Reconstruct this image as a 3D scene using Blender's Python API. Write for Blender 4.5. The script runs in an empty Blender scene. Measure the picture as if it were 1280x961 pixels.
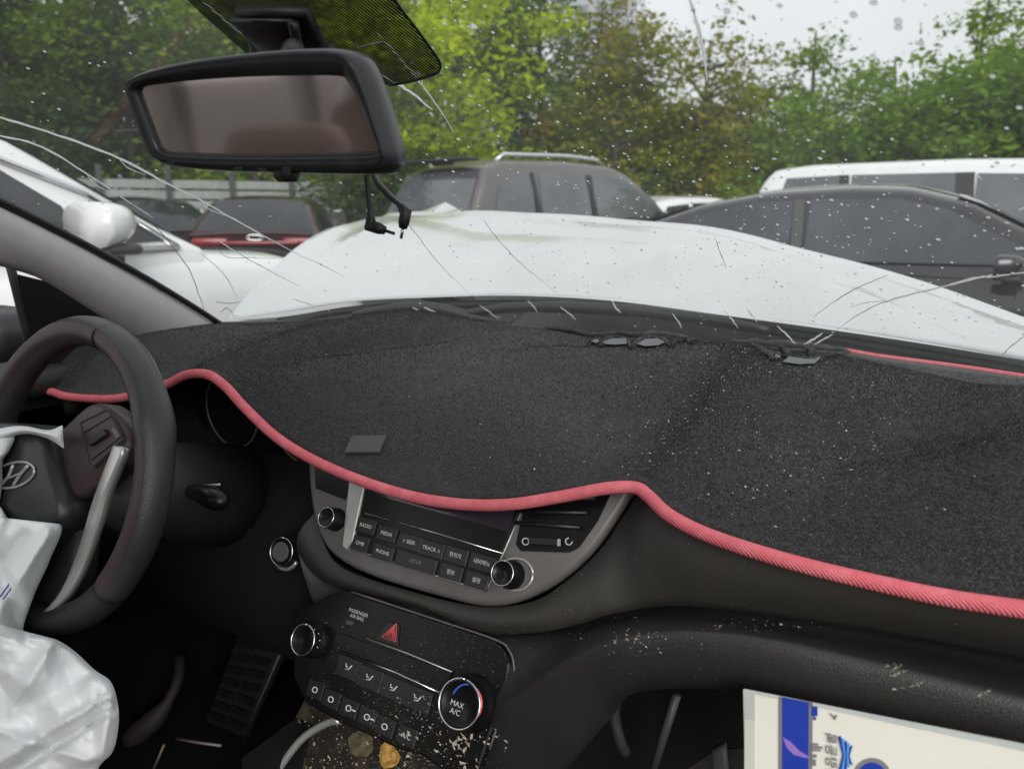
import bpy, math, random
import numpy as np
from mathutils import Vector, Matrix, noise

random.seed(7)
rng = np.random.default_rng(7)
S = bpy.context.scene
COL = S.collection
R = math.radians

# ------------------------------------------------------------------ camera, sky, sun, exposure
CAM = np.array([0.50, 0.0, 1.28]); YAW, PITCH, FPX = 31.0, 13.0, 930.0
cam_d = bpy.data.cameras.new('camera'); cam = bpy.data.objects.new('camera', cam_d); COL.objects.link(cam)
cam.location = CAM; cam.rotation_euler = (R(90 - PITCH), 0, R(YAW))
cam_d.sensor_width = 36; cam_d.lens = 36 * FPX / 1280; cam_d.clip_start = 0.02; cam_d.clip_end = 2000
cam_d.dof.use_dof = True; cam_d.dof.focus_distance = .80; cam_d.dof.aperture_fstop = 6.8
S.camera = cam

SUN_EL, SUN_AZ = 31.0, 141.0            # azimuth measured from +Y (ahead of the car) towards +X
w = bpy.data.worlds.new('World'); S.world = w; w.use_nodes = True
nt = w.node_tree; nt.nodes.clear()
o_ = nt.nodes.new('ShaderNodeOutputWorld'); bg = nt.nodes.new('ShaderNodeBackground')
sky = nt.nodes.new('ShaderNodeTexSky'); sky.sky_type = 'NISHITA'; sky.sun_disc = False
sky.sun_elevation = R(SUN_EL); sky.sun_rotation = R(SUN_AZ); sky.dust_density = 4.0; sky.air_density = 1.5
hsv = nt.nodes.new('ShaderNodeHueSaturation'); hsv.inputs['Saturation'].default_value = 0.10
mixc = nt.nodes.new('ShaderNodeMix'); mixc.data_type = 'RGBA'; mixc.inputs['Factor'].default_value = 0.80
cn = nt.nodes.new('ShaderNodeTexNoise'); cn.inputs['Scale'].default_value = 2.2; cn.inputs['Detail'].default_value = 5
cr = nt.nodes.new('ShaderNodeValToRGB')
cr.color_ramp.elements[0].position = .3; cr.color_ramp.elements[0].color = (7.6, 7.9, 8.1, 1)
cr.color_ramp.elements[1].position = .7; cr.color_ramp.elements[1].color = (9.0, 9.2, 9.3, 1)
tcw = nt.nodes.new('ShaderNodeTexCoord')
nt.links.new(tcw.outputs['Generated'], cn.inputs['Vector']); nt.links.new(cn.outputs['Fac'], cr.inputs['Fac'])
nt.links.new(sky.outputs['Color'], hsv.inputs['Color'])
nt.links.new(hsv.outputs['Color'], mixc.inputs['A']); nt.links.new(cr.outputs['Color'], mixc.inputs['B'])
nt.links.new(mixc.outputs['Result'], bg.inputs['Color']); nt.links.new(bg.outputs['Background'], o_.inputs['Surface'])
bg.inputs['Strength'].default_value = 0.083

sd = bpy.data.lights.new('sun', 'SUN'); sun = bpy.data.objects.new('sun', sd); COL.objects.link(sun)
sd.energy = 1.5; sd.angle = R(40); sd.color = (1.0, 0.97, 0.93)
el, az = R(SUN_EL), R(SUN_AZ)
sdir = Vector((math.sin(az) * math.cos(el), math.cos(az) * math.cos(el), math.sin(el)))
sun.rotation_euler = sdir.to_track_quat('Z', 'Y').to_euler()

S.view_settings.view_transform = 'Standard'; S.view_settings.look = 'None'
S.view_settings.exposure = 0.60; S.view_settings.gamma = 1; S.view_settings.use_curve_mapping = False
S.render.engine = 'CYCLES'
cy = S.cycles
cy.max_bounces = 9; cy.diffuse_bounces = 4; cy.glossy_bounces = 4; cy.transmission_bounces = 6; cy.transparent_max_bounces = 16
cy.use_denoising = True; cy.caustics_reflective = False; cy.caustics_refractive = False; cy.sample_clamp_indirect = 6

# ------------------------------------------------------------------ helpers: rays of the photograph -> points at a chosen plane
_y, _p = R(YAW), R(PITCH)
_f = np.array([-math.sin(_y) * math.cos(_p), math.cos(_y) * math.cos(_p), -math.sin(_p)])
_r = np.array([math.cos(_y), math.sin(_y), 0.]); _u = np.cross(_r, _f)
def ray(px, py): return _f + _r * ((px - 640) / FPX) - _u * ((py - 480) / FPX)
def PX(px, py, x): d = ray(px, py); return CAM + d * ((x - CAM[0]) / d[0])
def PY(px, py, y): d = ray(px, py); return CAM + d * ((y - CAM[1]) / d[1])
def PZ(px, py, z): d = ray(px, py); return CAM + d * ((z - CAM[2]) / d[2])
def PN(px, py, p0, n): d = ray(px, py); return CAM + d * (np.dot(p0 - CAM, n) / np.dot(d, n))
def PF(px, py, f, lo=.2, hi=4.):
    d = ray(px, py)
    for _ in range(50):
        m = (lo + hi) / 2; q = CAM + d * m
        if q[1] - f(q[0]) < 0: lo = m
        else: hi = m
    return CAM + d * lo
def A(*v): return np.array(v, float)
def ground_at(px, dist):
    d = ray(px, 265); h = math.hypot(d[0], d[1]); return A(CAM[0] + d[0] / h * dist, CAM[1] + d[1] / h * dist, 0)
VAZ = lambda px: YAW - math.degrees(math.atan((px - 640) / FPX))      # angle left of +Y

def spl(pts, n):
    P = np.array(pts, float); m = len(P); out = []
    for k in range(n):
        t = k / (n - 1) * (m - 1); i = min(int(t), m - 2); t -= i
        p0 = P[i - 1] if i > 0 else 2 * P[0] - P[1]; p3 = P[i + 2] if i + 2 < m else 2 * P[-1] - P[-2]
        p1, p2 = P[i], P[i + 1]
        out.append(.5 * (2 * p1 + (p2 - p0) * t + (2 * p0 - 5 * p1 + 4 * p2 - p3) * t * t + (3 * p1 - p0 - 3 * p2 + p3) * t ** 3))
    return np.array(out)

# ------------------------------------------------------------------ helpers: meshes
def mk(name, v, f, mat, parent=None, smooth=True):
    me = bpy.data.meshes.new(name); me.from_pydata([tuple(map(float, q)) for q in v], [], f)
    me.materials.append(mat)
    if smooth: me.polygons.foreach_set('use_smooth', [True] * len(me.polygons))
    me.update()
    o = bpy.data.objects.new(name, me); COL.objects.link(o)
    if parent is not None: o.parent = parent
    return o
def tag(o, label=None, cat=None, group=None, kind=None):
    if label: o['label'] = label
    if cat: o['category'] = cat
    if group: o['group'] = group
    if kind: o['kind'] = kind
    return o
def empty(name, loc=(0, 0, 0), rz=0):
    o = bpy.data.objects.new(name, None); COL.objects.link(o); o.location = loc; o.rotation_euler = (0, 0, rz)
    o.empty_display_size = .1; return o
def copy_tree(o, parent=None):
    c = o.copy(); COL.objects.link(c); c.parent = parent
    for ch in list(o.children): copy_tree(ch, c)
    return c
class MB:
    def __init__(s): s.v = []; s.f = []
    def add(s, v, f):
        b = len(s.v); s.v += [tuple(q) for q in v]; s.f += [tuple(i + b for i in q) for q in f]; return s
    def build(s, name, mat, parent=None, smooth=True): return mk(name, s.v, s.f, mat, parent, smooth)
def grid(P, closed=False, flip=False):
    P = np.array(P); r, c = P.shape[:2]; f = []
    for i in range(r - 1):
        for j in range(c if closed else c - 1):
            q = (i * c + j, i * c + (j + 1) % c, (i + 1) * c + (j + 1) % c, (i + 1) * c + j)
            f.append(q[::-1] if flip else q)
    return P.reshape(-1, 3), f
def tube_vf(path, rad, n=8, caps=True, sq=1.0, up=None):
    P = np.array(path, float); m = len(P)
    rad = np.full(m, rad) if np.isscalar(rad) else np.array(rad, float)
    T = np.gradient(P, axis=0); T /= np.linalg.norm(T, axis=1)[:, None] + 1e-12
    a = A(0, 0, 1) if up is None else A(*up)
    if abs(np.dot(a, T[0])) > .95: a = A(1, 0, 0)
    rings = []
    for i in range(m):
        b = np.cross(T[i], a); b /= np.linalg.norm(b) + 1e-12; a2 = np.cross(b, T[i])
        if up is None: a = a2
        th = np.arange(n) * 2 * math.pi / n
        rings.append(P[i] + rad[i] * (np.cos(th)[:, None] * b + sq * np.sin(th)[:, None] * a2))
    v, f = grid(rings, True)
    if caps: f = f + [tuple(range(n))[::-1], tuple((m - 1) * n + k for k in range(n))]
    return v, f
def tube(name, path, rad, mat, parent=None, n=8, **k):
    v, f = tube_vf(path, rad, n, **k); return mk(name, v, f, mat, parent)
def box_vf(c, s, rot=0, bev=.0, M=None):
    cx, cy_, cz = c; sx, sy, sz = (q / 2 for q in s)
    if bev <= 0:
        v = [(x, y, z) for z in (-sz, sz) for y in (-sy, sy) for x in (-sx, sx)]
        f = [(0, 2, 3, 1), (4, 5, 7, 6), (0, 1, 5, 4), (2, 6, 7, 3), (0, 4, 6, 2), (1, 3, 7, 5)]
    else:
        b = min(bev, sx * .9, sy * .9, sz * .9); rings = []
        def rr(hx, hy, z):
            o = []
            for (qx, qy, a0) in ((1, 1, 0), (-1, 1, 90), (-1, -1, 180), (1, -1, 270)):
                for k in (0, 30, 60, 90):
                    t = R(a0 + k); o.append((qx * (hx - b) + b * math.cos(t), qy * (hy - b) + b * math.sin(t), z))
            return o
        for t in (-90, -45, 0):
            k = b * (1 - math.cos(R(t))); rings.append([(x * (sx - k) / sx, y * (sy - k) / sy, z) for x, y, z in rr(sx, sy, -sz + b + b * math.sin(R(t)))])
        for t in (0, 45, 90):
            k = b * (1 - math.cos(R(t))); rings.append([(x * (sx - k) / sx, y * (sy - k) / sy, z) for x, y, z in rr(sx, sy, sz - b + b * math.sin(R(t)))])
        v, f = grid(rings, True); n = 16
        f = f + [tuple(range(n))[::-1], tuple(5 * n + k for k in range(n))]
    v = np.array(v, float)
    if M is not None: v = v @ np.array(M).T
    cr_, sr = math.cos(rot), math.sin(rot)
    v = np.stack([v[:, 0] * cr_ - v[:, 1] * sr + cx, v[:, 0] * sr + v[:, 1] * cr_ + cy_, v[:, 2] + cz], 1)
    return v, f
def box(name, c, s, mat, parent=None, rot=0, bev=0., M=None, smooth=None):
    v, f = box_vf(c, s, rot, bev, M); return mk(name, v, f, mat, parent, bev > 0 if smooth is None else smooth)
def slab_vf(poly, n, t, bev=.0):
    """closed plate: polygon (3D, in a plane) pushed out along n by t, the outer rim rounded by bev"""
    P = np.array(poly, float); n = np.array(n, float) / np.linalg.norm(n); m = len(P)
    nrm = np.zeros(3)
    for i in range(m): nrm += np.cross(P[i] - P[0], P[(i + 1) % m] - P[0])
    if np.dot(nrm, n) < 0: P = P[::-1]
    e = np.roll(P, -1, 0) - P; e /= np.linalg.norm(e, axis=1)[:, None] + 1e-12
    ni = np.cross(n, e); ins = ni + np.roll(ni, 1, 0)
    ins = ins / (np.linalg.norm(ins, axis=1)[:, None] + 1e-9)
    rings = [P]
    if bev > 0: rings += [P + n * (t - bev), P + n * (t - bev * .3) + ins * bev * .3, P + n * t + ins * bev]
    else: rings += [P + n * t]
    v, f = grid(rings, True)
    k = (len(rings) - 1) * m
    f = f + [tuple(range(m))[::-1], tuple(k + i for i in range(m))]
    return v, f
def slab(name, poly, n, t, mat, parent=None, bev=0., smooth=False):
    v, f = slab_vf(poly, n, t, bev); return mk(name, v, f, mat, parent, smooth)
def sn(p, s=1., o=0.): return noise.noise(Vector((p[0] * s + o, p[1] * s - o * .7, p[2] * s + o * 1.3)))

# ------------------------------------------------------------------ materials
def mat(name, col, rough=.5, metal=0., spec=.5, coat=0., bump=None, var=None, emis=None, sheen=0., coatr=.05):
    m = bpy.data.materials.new(name); m.use_nodes = True; t = m.node_tree; b = t.nodes['Principled BSDF']
    b.inputs['Base Color'].default_value = (*col, 1); b.inputs['Roughness'].default_value = rough; b.inputs['Metallic'].default_value = metal
    b.inputs['Specular IOR Level'].default_value = spec; b.inputs['Coat Weight'].default_value = coat; b.inputs['Coat Roughness'].default_value = coatr
    b.inputs['Sheen Weight'].default_value = sheen
    tc = t.nodes.new('ShaderNodeTexCoord')
    if var:                                     # (scale, second colour, low, high) mottling
        layers = var if isinstance(var, list) else [var]
        prev = None
        for (sc, c2, lo, hi) in layers:
            nz = t.nodes.new('ShaderNodeTexNoise'); nz.inputs['Scale'].default_value = sc; nz.inputs['Detail'].default_value = 6; nz.inputs['Roughness'].default_value = .65
            rp = t.nodes.new('ShaderNodeMapRange'); rp.inputs['From Min'].default_value = lo; rp.inputs['From Max'].default_value = hi
            mx = t.nodes.new('ShaderNodeMix'); mx.data_type = 'RGBA'
            t.links.new(tc.outputs['Object'], nz.inputs['Vector']); t.links.new(nz.outputs['Fac'], rp.inputs['Value']); t.links.new(rp.outputs['Result'], mx.inputs['Factor'])
            if prev is None: mx.inputs['A'].default_value = (*col, 1)
            else: t.links.new(prev, mx.inputs['A'])
            mx.inputs['B'].default_value = (*c2, 1); prev = mx.outputs['Result']
        t.links.new(prev, b.inputs['Base Color'])
    if bump:                                    # list of (kind, scale, strength, distance)
        prev = None
        for (kind, sc, st, di) in bump:
            if kind == 'noise':
                nz = t.nodes.new('ShaderNodeTexNoise'); nz.inputs['Scale'].default_value = sc; nz.inputs['Detail'].default_value = 4; out = nz.outputs['Fac']
            elif kind == 'voro':
                nz = t.nodes.new('ShaderNodeTexVoronoi'); nz.inputs['Scale'].default_value = sc; out = nz.outputs['Distance']
            else:
                nz = t.nodes.new('ShaderNodeTexWave'); nz.inputs['Scale'].default_value = sc; nz.bands_direction = 'DIAGONAL'; nz.inputs['Distortion'].default_value = .6; out = nz.outputs['Fac']
            t.links.new(tc.outputs['Object'], nz.inputs['Vector'])
            bn = t.nodes.new('ShaderNodeBump'); bn.inputs['Strength'].default_value = st; bn.inputs['Distance'].default_value = di
            t.links.new(out, bn.inputs['Height'])
            if prev: t.links.new(prev, bn.inputs['Normal'])
            prev = bn.outputs['Normal']
        t.links.new(prev, b.inputs['Normal'])
    return m
def glass_mat(name, tint=(.93, .95, .95), film=(.035, .095), f0=.035, fscale=3., fcol=(.75, .77, .78)):
    m = bpy.data.materials.new(name); m.use_nodes = True; t = m.node_tree; t.nodes.clear(); L = t.links.new
    out = t.nodes.new('ShaderNodeOutputMaterial'); tr = t.nodes.new('ShaderNodeBsdfTransparent'); tr.inputs['Color'].default_value = (*tint, 1)
    gl = t.nodes.new('ShaderNodeBsdfGlossy'); gl.inputs['Roughness'].default_value = .0
    lw = t.nodes.new('ShaderNodeLayerWeight'); lw.inputs['Blend'].default_value = .5
    pw = t.nodes.new('ShaderNodeMath'); pw.operation = 'POWER'; pw.inputs[1].default_value = 5
    ml = t.nodes.new('ShaderNodeMath'); ml.operation = 'MULTIPLY_ADD'; ml.inputs[1].default_value = .9; ml.inputs[2].default_value = f0
    L(lw.outputs['Facing'], pw.inputs[0]); L(pw.outputs[0], ml.inputs[0])
    m1 = t.nodes.new('ShaderNodeMixShader'); L(ml.outputs[0], m1.inputs[0]); L(tr.outputs[0], m1.inputs[1]); L(gl.outputs[0], m1.inputs[2])
    last = m1
    if film:
        df = t.nodes.new('ShaderNodeBsdfDiffuse'); df.inputs['Color'].default_value = (*fcol, 1)
        tl = t.nodes.new('ShaderNodeBsdfTranslucent'); tl.inputs['Color'].default_value = (*fcol, 1)
        m2 = t.nodes.new('ShaderNodeMixShader'); m2.inputs[0].default_value = .6; L(df.outputs[0], m2.inputs[1]); L(tl.outputs[0], m2.inputs[2])
        tc = t.nodes.new('ShaderNodeTexCoord'); nz = t.nodes.new('ShaderNodeTexNoise'); nz.inputs['Scale'].default_value = fscale; nz.inputs['Detail'].default_value = 7; nz.inputs['Roughness'].default_value = .6
        mr = t.nodes.new('ShaderNodeMapRange'); mr.inputs['From Min'].default_value = .35; mr.inputs['From Max'].default_value = .7
        mr.inputs['To Min'].default_value = film[0]; mr.inputs['To Max'].default_value = film[1]
        L(tc.outputs['Object'], nz.inputs['Vector']); L(nz.outputs['Fac'], mr.inputs['Value'])
        m3 = t.nodes.new('ShaderNodeMixShader'); L(mr.outputs[0], m3.inputs[0]); L(m1.outputs[0], m3.inputs[1]); L(m2.outputs[0], m3.inputs[2]); last = m3
    L(last.outputs[0], out.inputs['Surface']); return m
def leaf_mat(name, c1, c2, c3, back=.35):
    m = bpy.data.materials.new(name); m.use_nodes = True; t = m.node_tree; t.nodes.clear(); L = t.links.new
    out = t.nodes.new('ShaderNodeOutputMaterial'); tc = t.nodes.new('ShaderNodeTexCoord')
    nz = t.nodes.new('ShaderNodeTexNoise'); nz.inputs['Scale'].default_value = 1.1; nz.inputs['Detail'].default_value = 8; nz.inputs['Roughness'].default_value = .75
    rp = t.nodes.new('ShaderNodeValToRGB'); e = rp.color_ramp.elements
    e[0].position = .3; e[0].color = (*c1, 1); e[1].position = .7; e[1].color = (*c3, 1); k = e.new(.5); k.color = (*c2, 1)
    L(tc.outputs['Object'], nz.inputs['Vector']); L(nz.outputs['Fac'], rp.inputs['Fac'])
    df = t.nodes.new('ShaderNodeBsdfDiffuse'); tl = t.nodes.new('ShaderNodeBsdfTranslucent'); mx = t.nodes.new('ShaderNodeMixShader'); mx.inputs[0].default_value = back
    L(rp.outputs['Color'], df.inputs['Color']); L(rp.outputs['Color'], tl.inputs['Color']); L(df.outputs[0], mx.inputs[1]); L(tl.outputs[0], mx.inputs[2])
    L(mx.outputs[0], out.inputs['Surface']); return m

M = {}
M['carpet'] = mat('black_carpet', (.018, .018, .019), .95, spec=.15, sheen=.0, bump=[('noise', 800, .6, .003)], var=[(600, (.085, .085, .088), .48, .66), (6, (.05, .051, .054), .5, .75)])
M['carpet'].node_tree.nodes['Principled BSDF'].inputs['Sheen Weight'].default_value = .14
M['pile'] = mat('carpet_pile', (.020, .020, .021), .9, spec=.2, sheen=.14, var=[(900, (.105, .105, .112), .48, .68), (5, (.085, .086, .092), .5, .8)])  # broad lighter patches: dust, and a soft sheen put into the colour
M['pink'] = mat('pink_piping', (.70, .15, .18), .75, spec=.2, bump=[('wave', 190, .4, .002), ('noise', 500, .3, .001)], var=[(60, (.78, .22, .25), .45, .7), (700, (.48, .09, .11), .55, .75)])
M['plastic'] = mat('black_plastic', (.022, .021, .021), .55, bump=[('voro', 900, .25, .0006)], var=(7, (.034, .032, .030), .4, .75))
M['leather'] = mat('bolster_skin', (.022, .021, .021), .46, bump=[('voro', 800, .4, .0008), ('noise', 25, .15, .003)], var=[(6, (.036, .033, .030), .45, .75), (55, (.06, .053, .046), .66, .8)])
M['panel'] = mat('dusty_panel', (.032, .029, .026), .62, bump=[('voro', 700, .22, .0006)], var=[(5, (.044, .038, .032), .4, .75), (160, (.12, .10, .08), .70, .82)])
M['deep'] = mat('footwell_black', (.008, .008, .009), .85, spec=.2, var=(5, (.016, .014, .013), .45, .8))
M['gloss'] = mat('gloss_black', (.006, .006, .007), .28, spec=.3, var=[(60, (.035, .030, .026), .60, .8), (9, (.014, .012, .010), .5, .75)])
M['button'] = mat('button_black', (.016, .016, .017), .38, var=(80, (.03, .028, .028), .5, .8))
M['screen'] = mat('screen_glass', (.035, .028, .038), .12, coat=.5)
M['silver'] = mat('satin_silver', (.58, .57, .55), .30, metal=.6, var=[(9, (.50, .49, .47), .4, .75), (150, (.22, .11, .09), .66, .8)])
M['bezel'] = mat('bezel_grey', (.17, .16, .155), .42, metal=.15, var=[(8, (.11, .10, .097), .4, .7), (170, (.20, .17, .14), .68, .82)])
M['chrome'] = mat('chrome', (.75, .75, .76), .16, metal=1.)
M['print'] = mat('white_print', (.62, .62, .60), .6)
M['printdim'] = mat('faded_print', (.22, .22, .22), .6)
M['red'] = mat('hazard_red', (.80, .13, .14), .4)
M['blue_print'] = mat('cold_blue', (.05, .12, .5), .5)
M['wheel'] = mat('wheel_leather', (.030, .028, .030), .33, bump=[('voro', 650, .35, .0008)], var=(10, (.046, .042, .043), .4, .75))
M['wheel_in'] = mat('wheel_maroon_reflection', (.045, .028, .032), .42, bump=[('voro', 650, .3, .0008)], var=(12, (.066, .042, .047), .4, .75))  # maroon; on the rim it stands in for reflected pinkish window light
M['wheel_low'] = mat('wheel_smooth', (.026, .025, .025), .42, bump=[('noise', 160, .1, .001)])
M['pillar'] = mat('grey_pillar_cloth', (.50, .49, .485), .9, spec=.1, bump=[('noise', 700, .3, .001)], var=(9, (.44, .43, .425), .4, .7))
M['headliner'] = mat('headliner', (.42, .38, .35), .95, spec=.1)
M['seat'] = mat('seat_brown', (.22, .165, .14), .7, bump=[('voro', 350, .3, .001)])
M['rubber'] = mat('black_rubber', (.012, .012, .012), .5)
M['mirror_shell'] = mat('mirror_shell', (.016, .017, .020), .30, bump=[('voro', 900, .15, .0004)], var=(30, (.04, .04, .042), .5, .8))
M['mirror'] = mat('mirror_silvering', (.62, .54, .52), .06, metal=.9, var=[(4, (.55, .47, .45), .4, .7), (220, (.75, .7, .68), .68, .8)])
M['wind'] = glass_mat('windscreen_glass')
M['crack'] = bpy.data.materials.new('crack_white_glint'); M['crack'].use_nodes = True  # white colour stands in for glints along the cracks
def _crack(m):
    t = m.node_tree; t.nodes.clear(); L = t.links.new; o = t.nodes.new('ShaderNodeOutputMaterial'); a = t.nodes.new('ShaderNodeBsdfTranslucent'); b = t.nodes.new('ShaderNodeBsdfDiffuse'); x = t.nodes.new('ShaderNodeMixShader')
    a.inputs['Color'].default_value = (.97, .98, .98, 1); b.inputs['Color'].default_value = (.97, .98, .98, 1); x.inputs[0].default_value = .2; L(a.outputs[0], x.inputs[1]); L(b.outputs[0], x.inputs[2]); L(x.outputs[0], o.inputs['Surface'])
_crack(M['crack'])
M['crack_dim'] = mat('crack_grey', (.30, .31, .31), .4)
M['drop'] = bpy.data.materials.new('raindrop'); M['drop'].use_nodes = True  # white translucent share stands in for highlights on the drops
def _drop(m):
    t = m.node_tree; t.nodes.clear(); L = t.links.new; o = t.nodes.new('ShaderNodeOutputMaterial'); a = t.nodes.new('ShaderNodeBsdfTranslucent'); b = t.nodes.new('ShaderNodeBsdfGlass'); x = t.nodes.new('ShaderNodeMixShader')
    a.inputs['Color'].default_value = (.97, .98, 1, 1); b.inputs['IOR'].default_value = 1.33; b.inputs['Roughness'].default_value = .05; x.inputs[0].default_value = .40; L(a.outputs[0], x.inputs[1]); L(b.outputs[0], x.inputs[2]); L(x.outputs[0], o.inputs['Surface'])
_drop(M['drop'])
M['bag'] = mat('airbag_nylon', (.80, .825, .84), .95, spec=.05, bump=[('wave', 900, .15, .0005), ('noise', 40, .12, .003)], var=[(7, (.78, .77, .72), .5, .8)])
M['thread'] = mat('blue_thread', (.10, .10, .30), .8)
M['white'] = mat('white_paint', (.585, .605, .61), .35, coat=.8, coatr=.06, var=[(3.2, (.51, .535, .54), .42, .72), (34, (.42, .42, .40), .64, .80)], bump=[('noise', 3., .12, .02)])
M['white2'] = mat('white_paint_neighbour', (.80, .81, .81), .25, coat=.7, var=(2, (.75, .76, .765), .4, .75))
M['dash_dark'] = M['plastic']
M['paper'] = mat('paper', (.86, .84, .75), .35, coat=.3, coatr=.25, var=(6, (.80, .79, .69), .4, .75), bump=[('noise', 14, .3, .004)])
M['plastic_edge'] = mat('frosted_sleeve', (.55, .58, .56), .35, var=(40, (.48, .51, .5), .45, .7))
M['blue'] = mat('royal_blue_print', (.012, .04, .36), .45, var=(10, (.018, .055, .42), .4, .7))
M['greyline'] = mat('grey_print', (.22, .21, .24), .6)
M['lilac'] = mat('lilac_smear', (.32, .18, .55), .5)
M['cyan'] = mat('cyan_print', (.10, .36, .75), .5)
M['ink'] = mat('dark_ink', (.06, .06, .07), .6)
M['chip'] = mat('pale_chips', (.55, .50, .40), .8, var=(300, (.35, .30, .22), .45, .6))
M['lint'] = mat('lint', (.55, .55, .56), .9)
M['orange'] = mat('orange_scrap', (.62, .36, .09), .7, var=(60, (.35, .18, .05), .42, .7))
M['stick'] = mat('pale_strip', (.42, .36, .33), .7)
M['cowl'] = mat('cowl_black', (.045, .046, .050), .5, bump=[('noise', 90, .2, .002)], var=(6, (.06, .06, .063), .45, .7))

# ------------------------------------------------------------------ ground
def ground_mat():
    return mat('asphalt', (.055, .054, .052), .9, bump=[('noise', 60, .5, .01)], var=[(.6, (.085, .08, .072), .45, .7), (14, (.035, .035, .035), .5, .75)])
g = mk('ground', *grid([[(x, y, 0) for x in (-600, -60, -20, 0, 20, 60, 600)] for y in (-600, -40, -10, 10, 40, 900)]), ground_mat(), None, False)
tag(g, 'dark worn asphalt yard under the parked cars', None, None, 'structure')

# ------------------------------------------------------------------ parked cars
M['tint'] = mat('tinted_glass', (.018, .020, .024), .06, coat=.0, spec=.6, var=(1.2, (.035, .037, .042), .4, .7))
M['tint_sedan'] = mat('smoked_glass', (.045, .050, .060), .05, spec=.6, var=(1.6, (.075, .08, .092), .45, .7))
M['tint_pale'] = mat('reflecting_glass', (.085, .09, .10), .05, spec=.9, var=(1.5, (.14, .145, .155), .4, .7))
M['tyre'] = mat('tyre', (.02, .02, .02), .85)
M['rim'] = mat('alloy', (.5, .5, .52), .3, metal=1.)
M['lamp_red'] = mat('tail_lamp_red', (.22, .012, .016), .15, coat=.5)
M['lamp_clear'] = mat('lamp_clear', (.75, .76, .78), .1, metal=.6)
M['trim'] = mat('black_trim', (.02, .02, .021), .4)
M['plate'] = mat('plate', (.7, .7, .68), .5)
def paint(name, c, metal=.0, rough=.3): return mat(name, c, rough, metal=metal, coat=.8, var=(2.5, tuple(q * .88 for q in c), .4, .7))
def lerpl(pts, x): return float(np.interp(x, [p[0] for p in pts], [p[1] for p in pts]))
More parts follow.
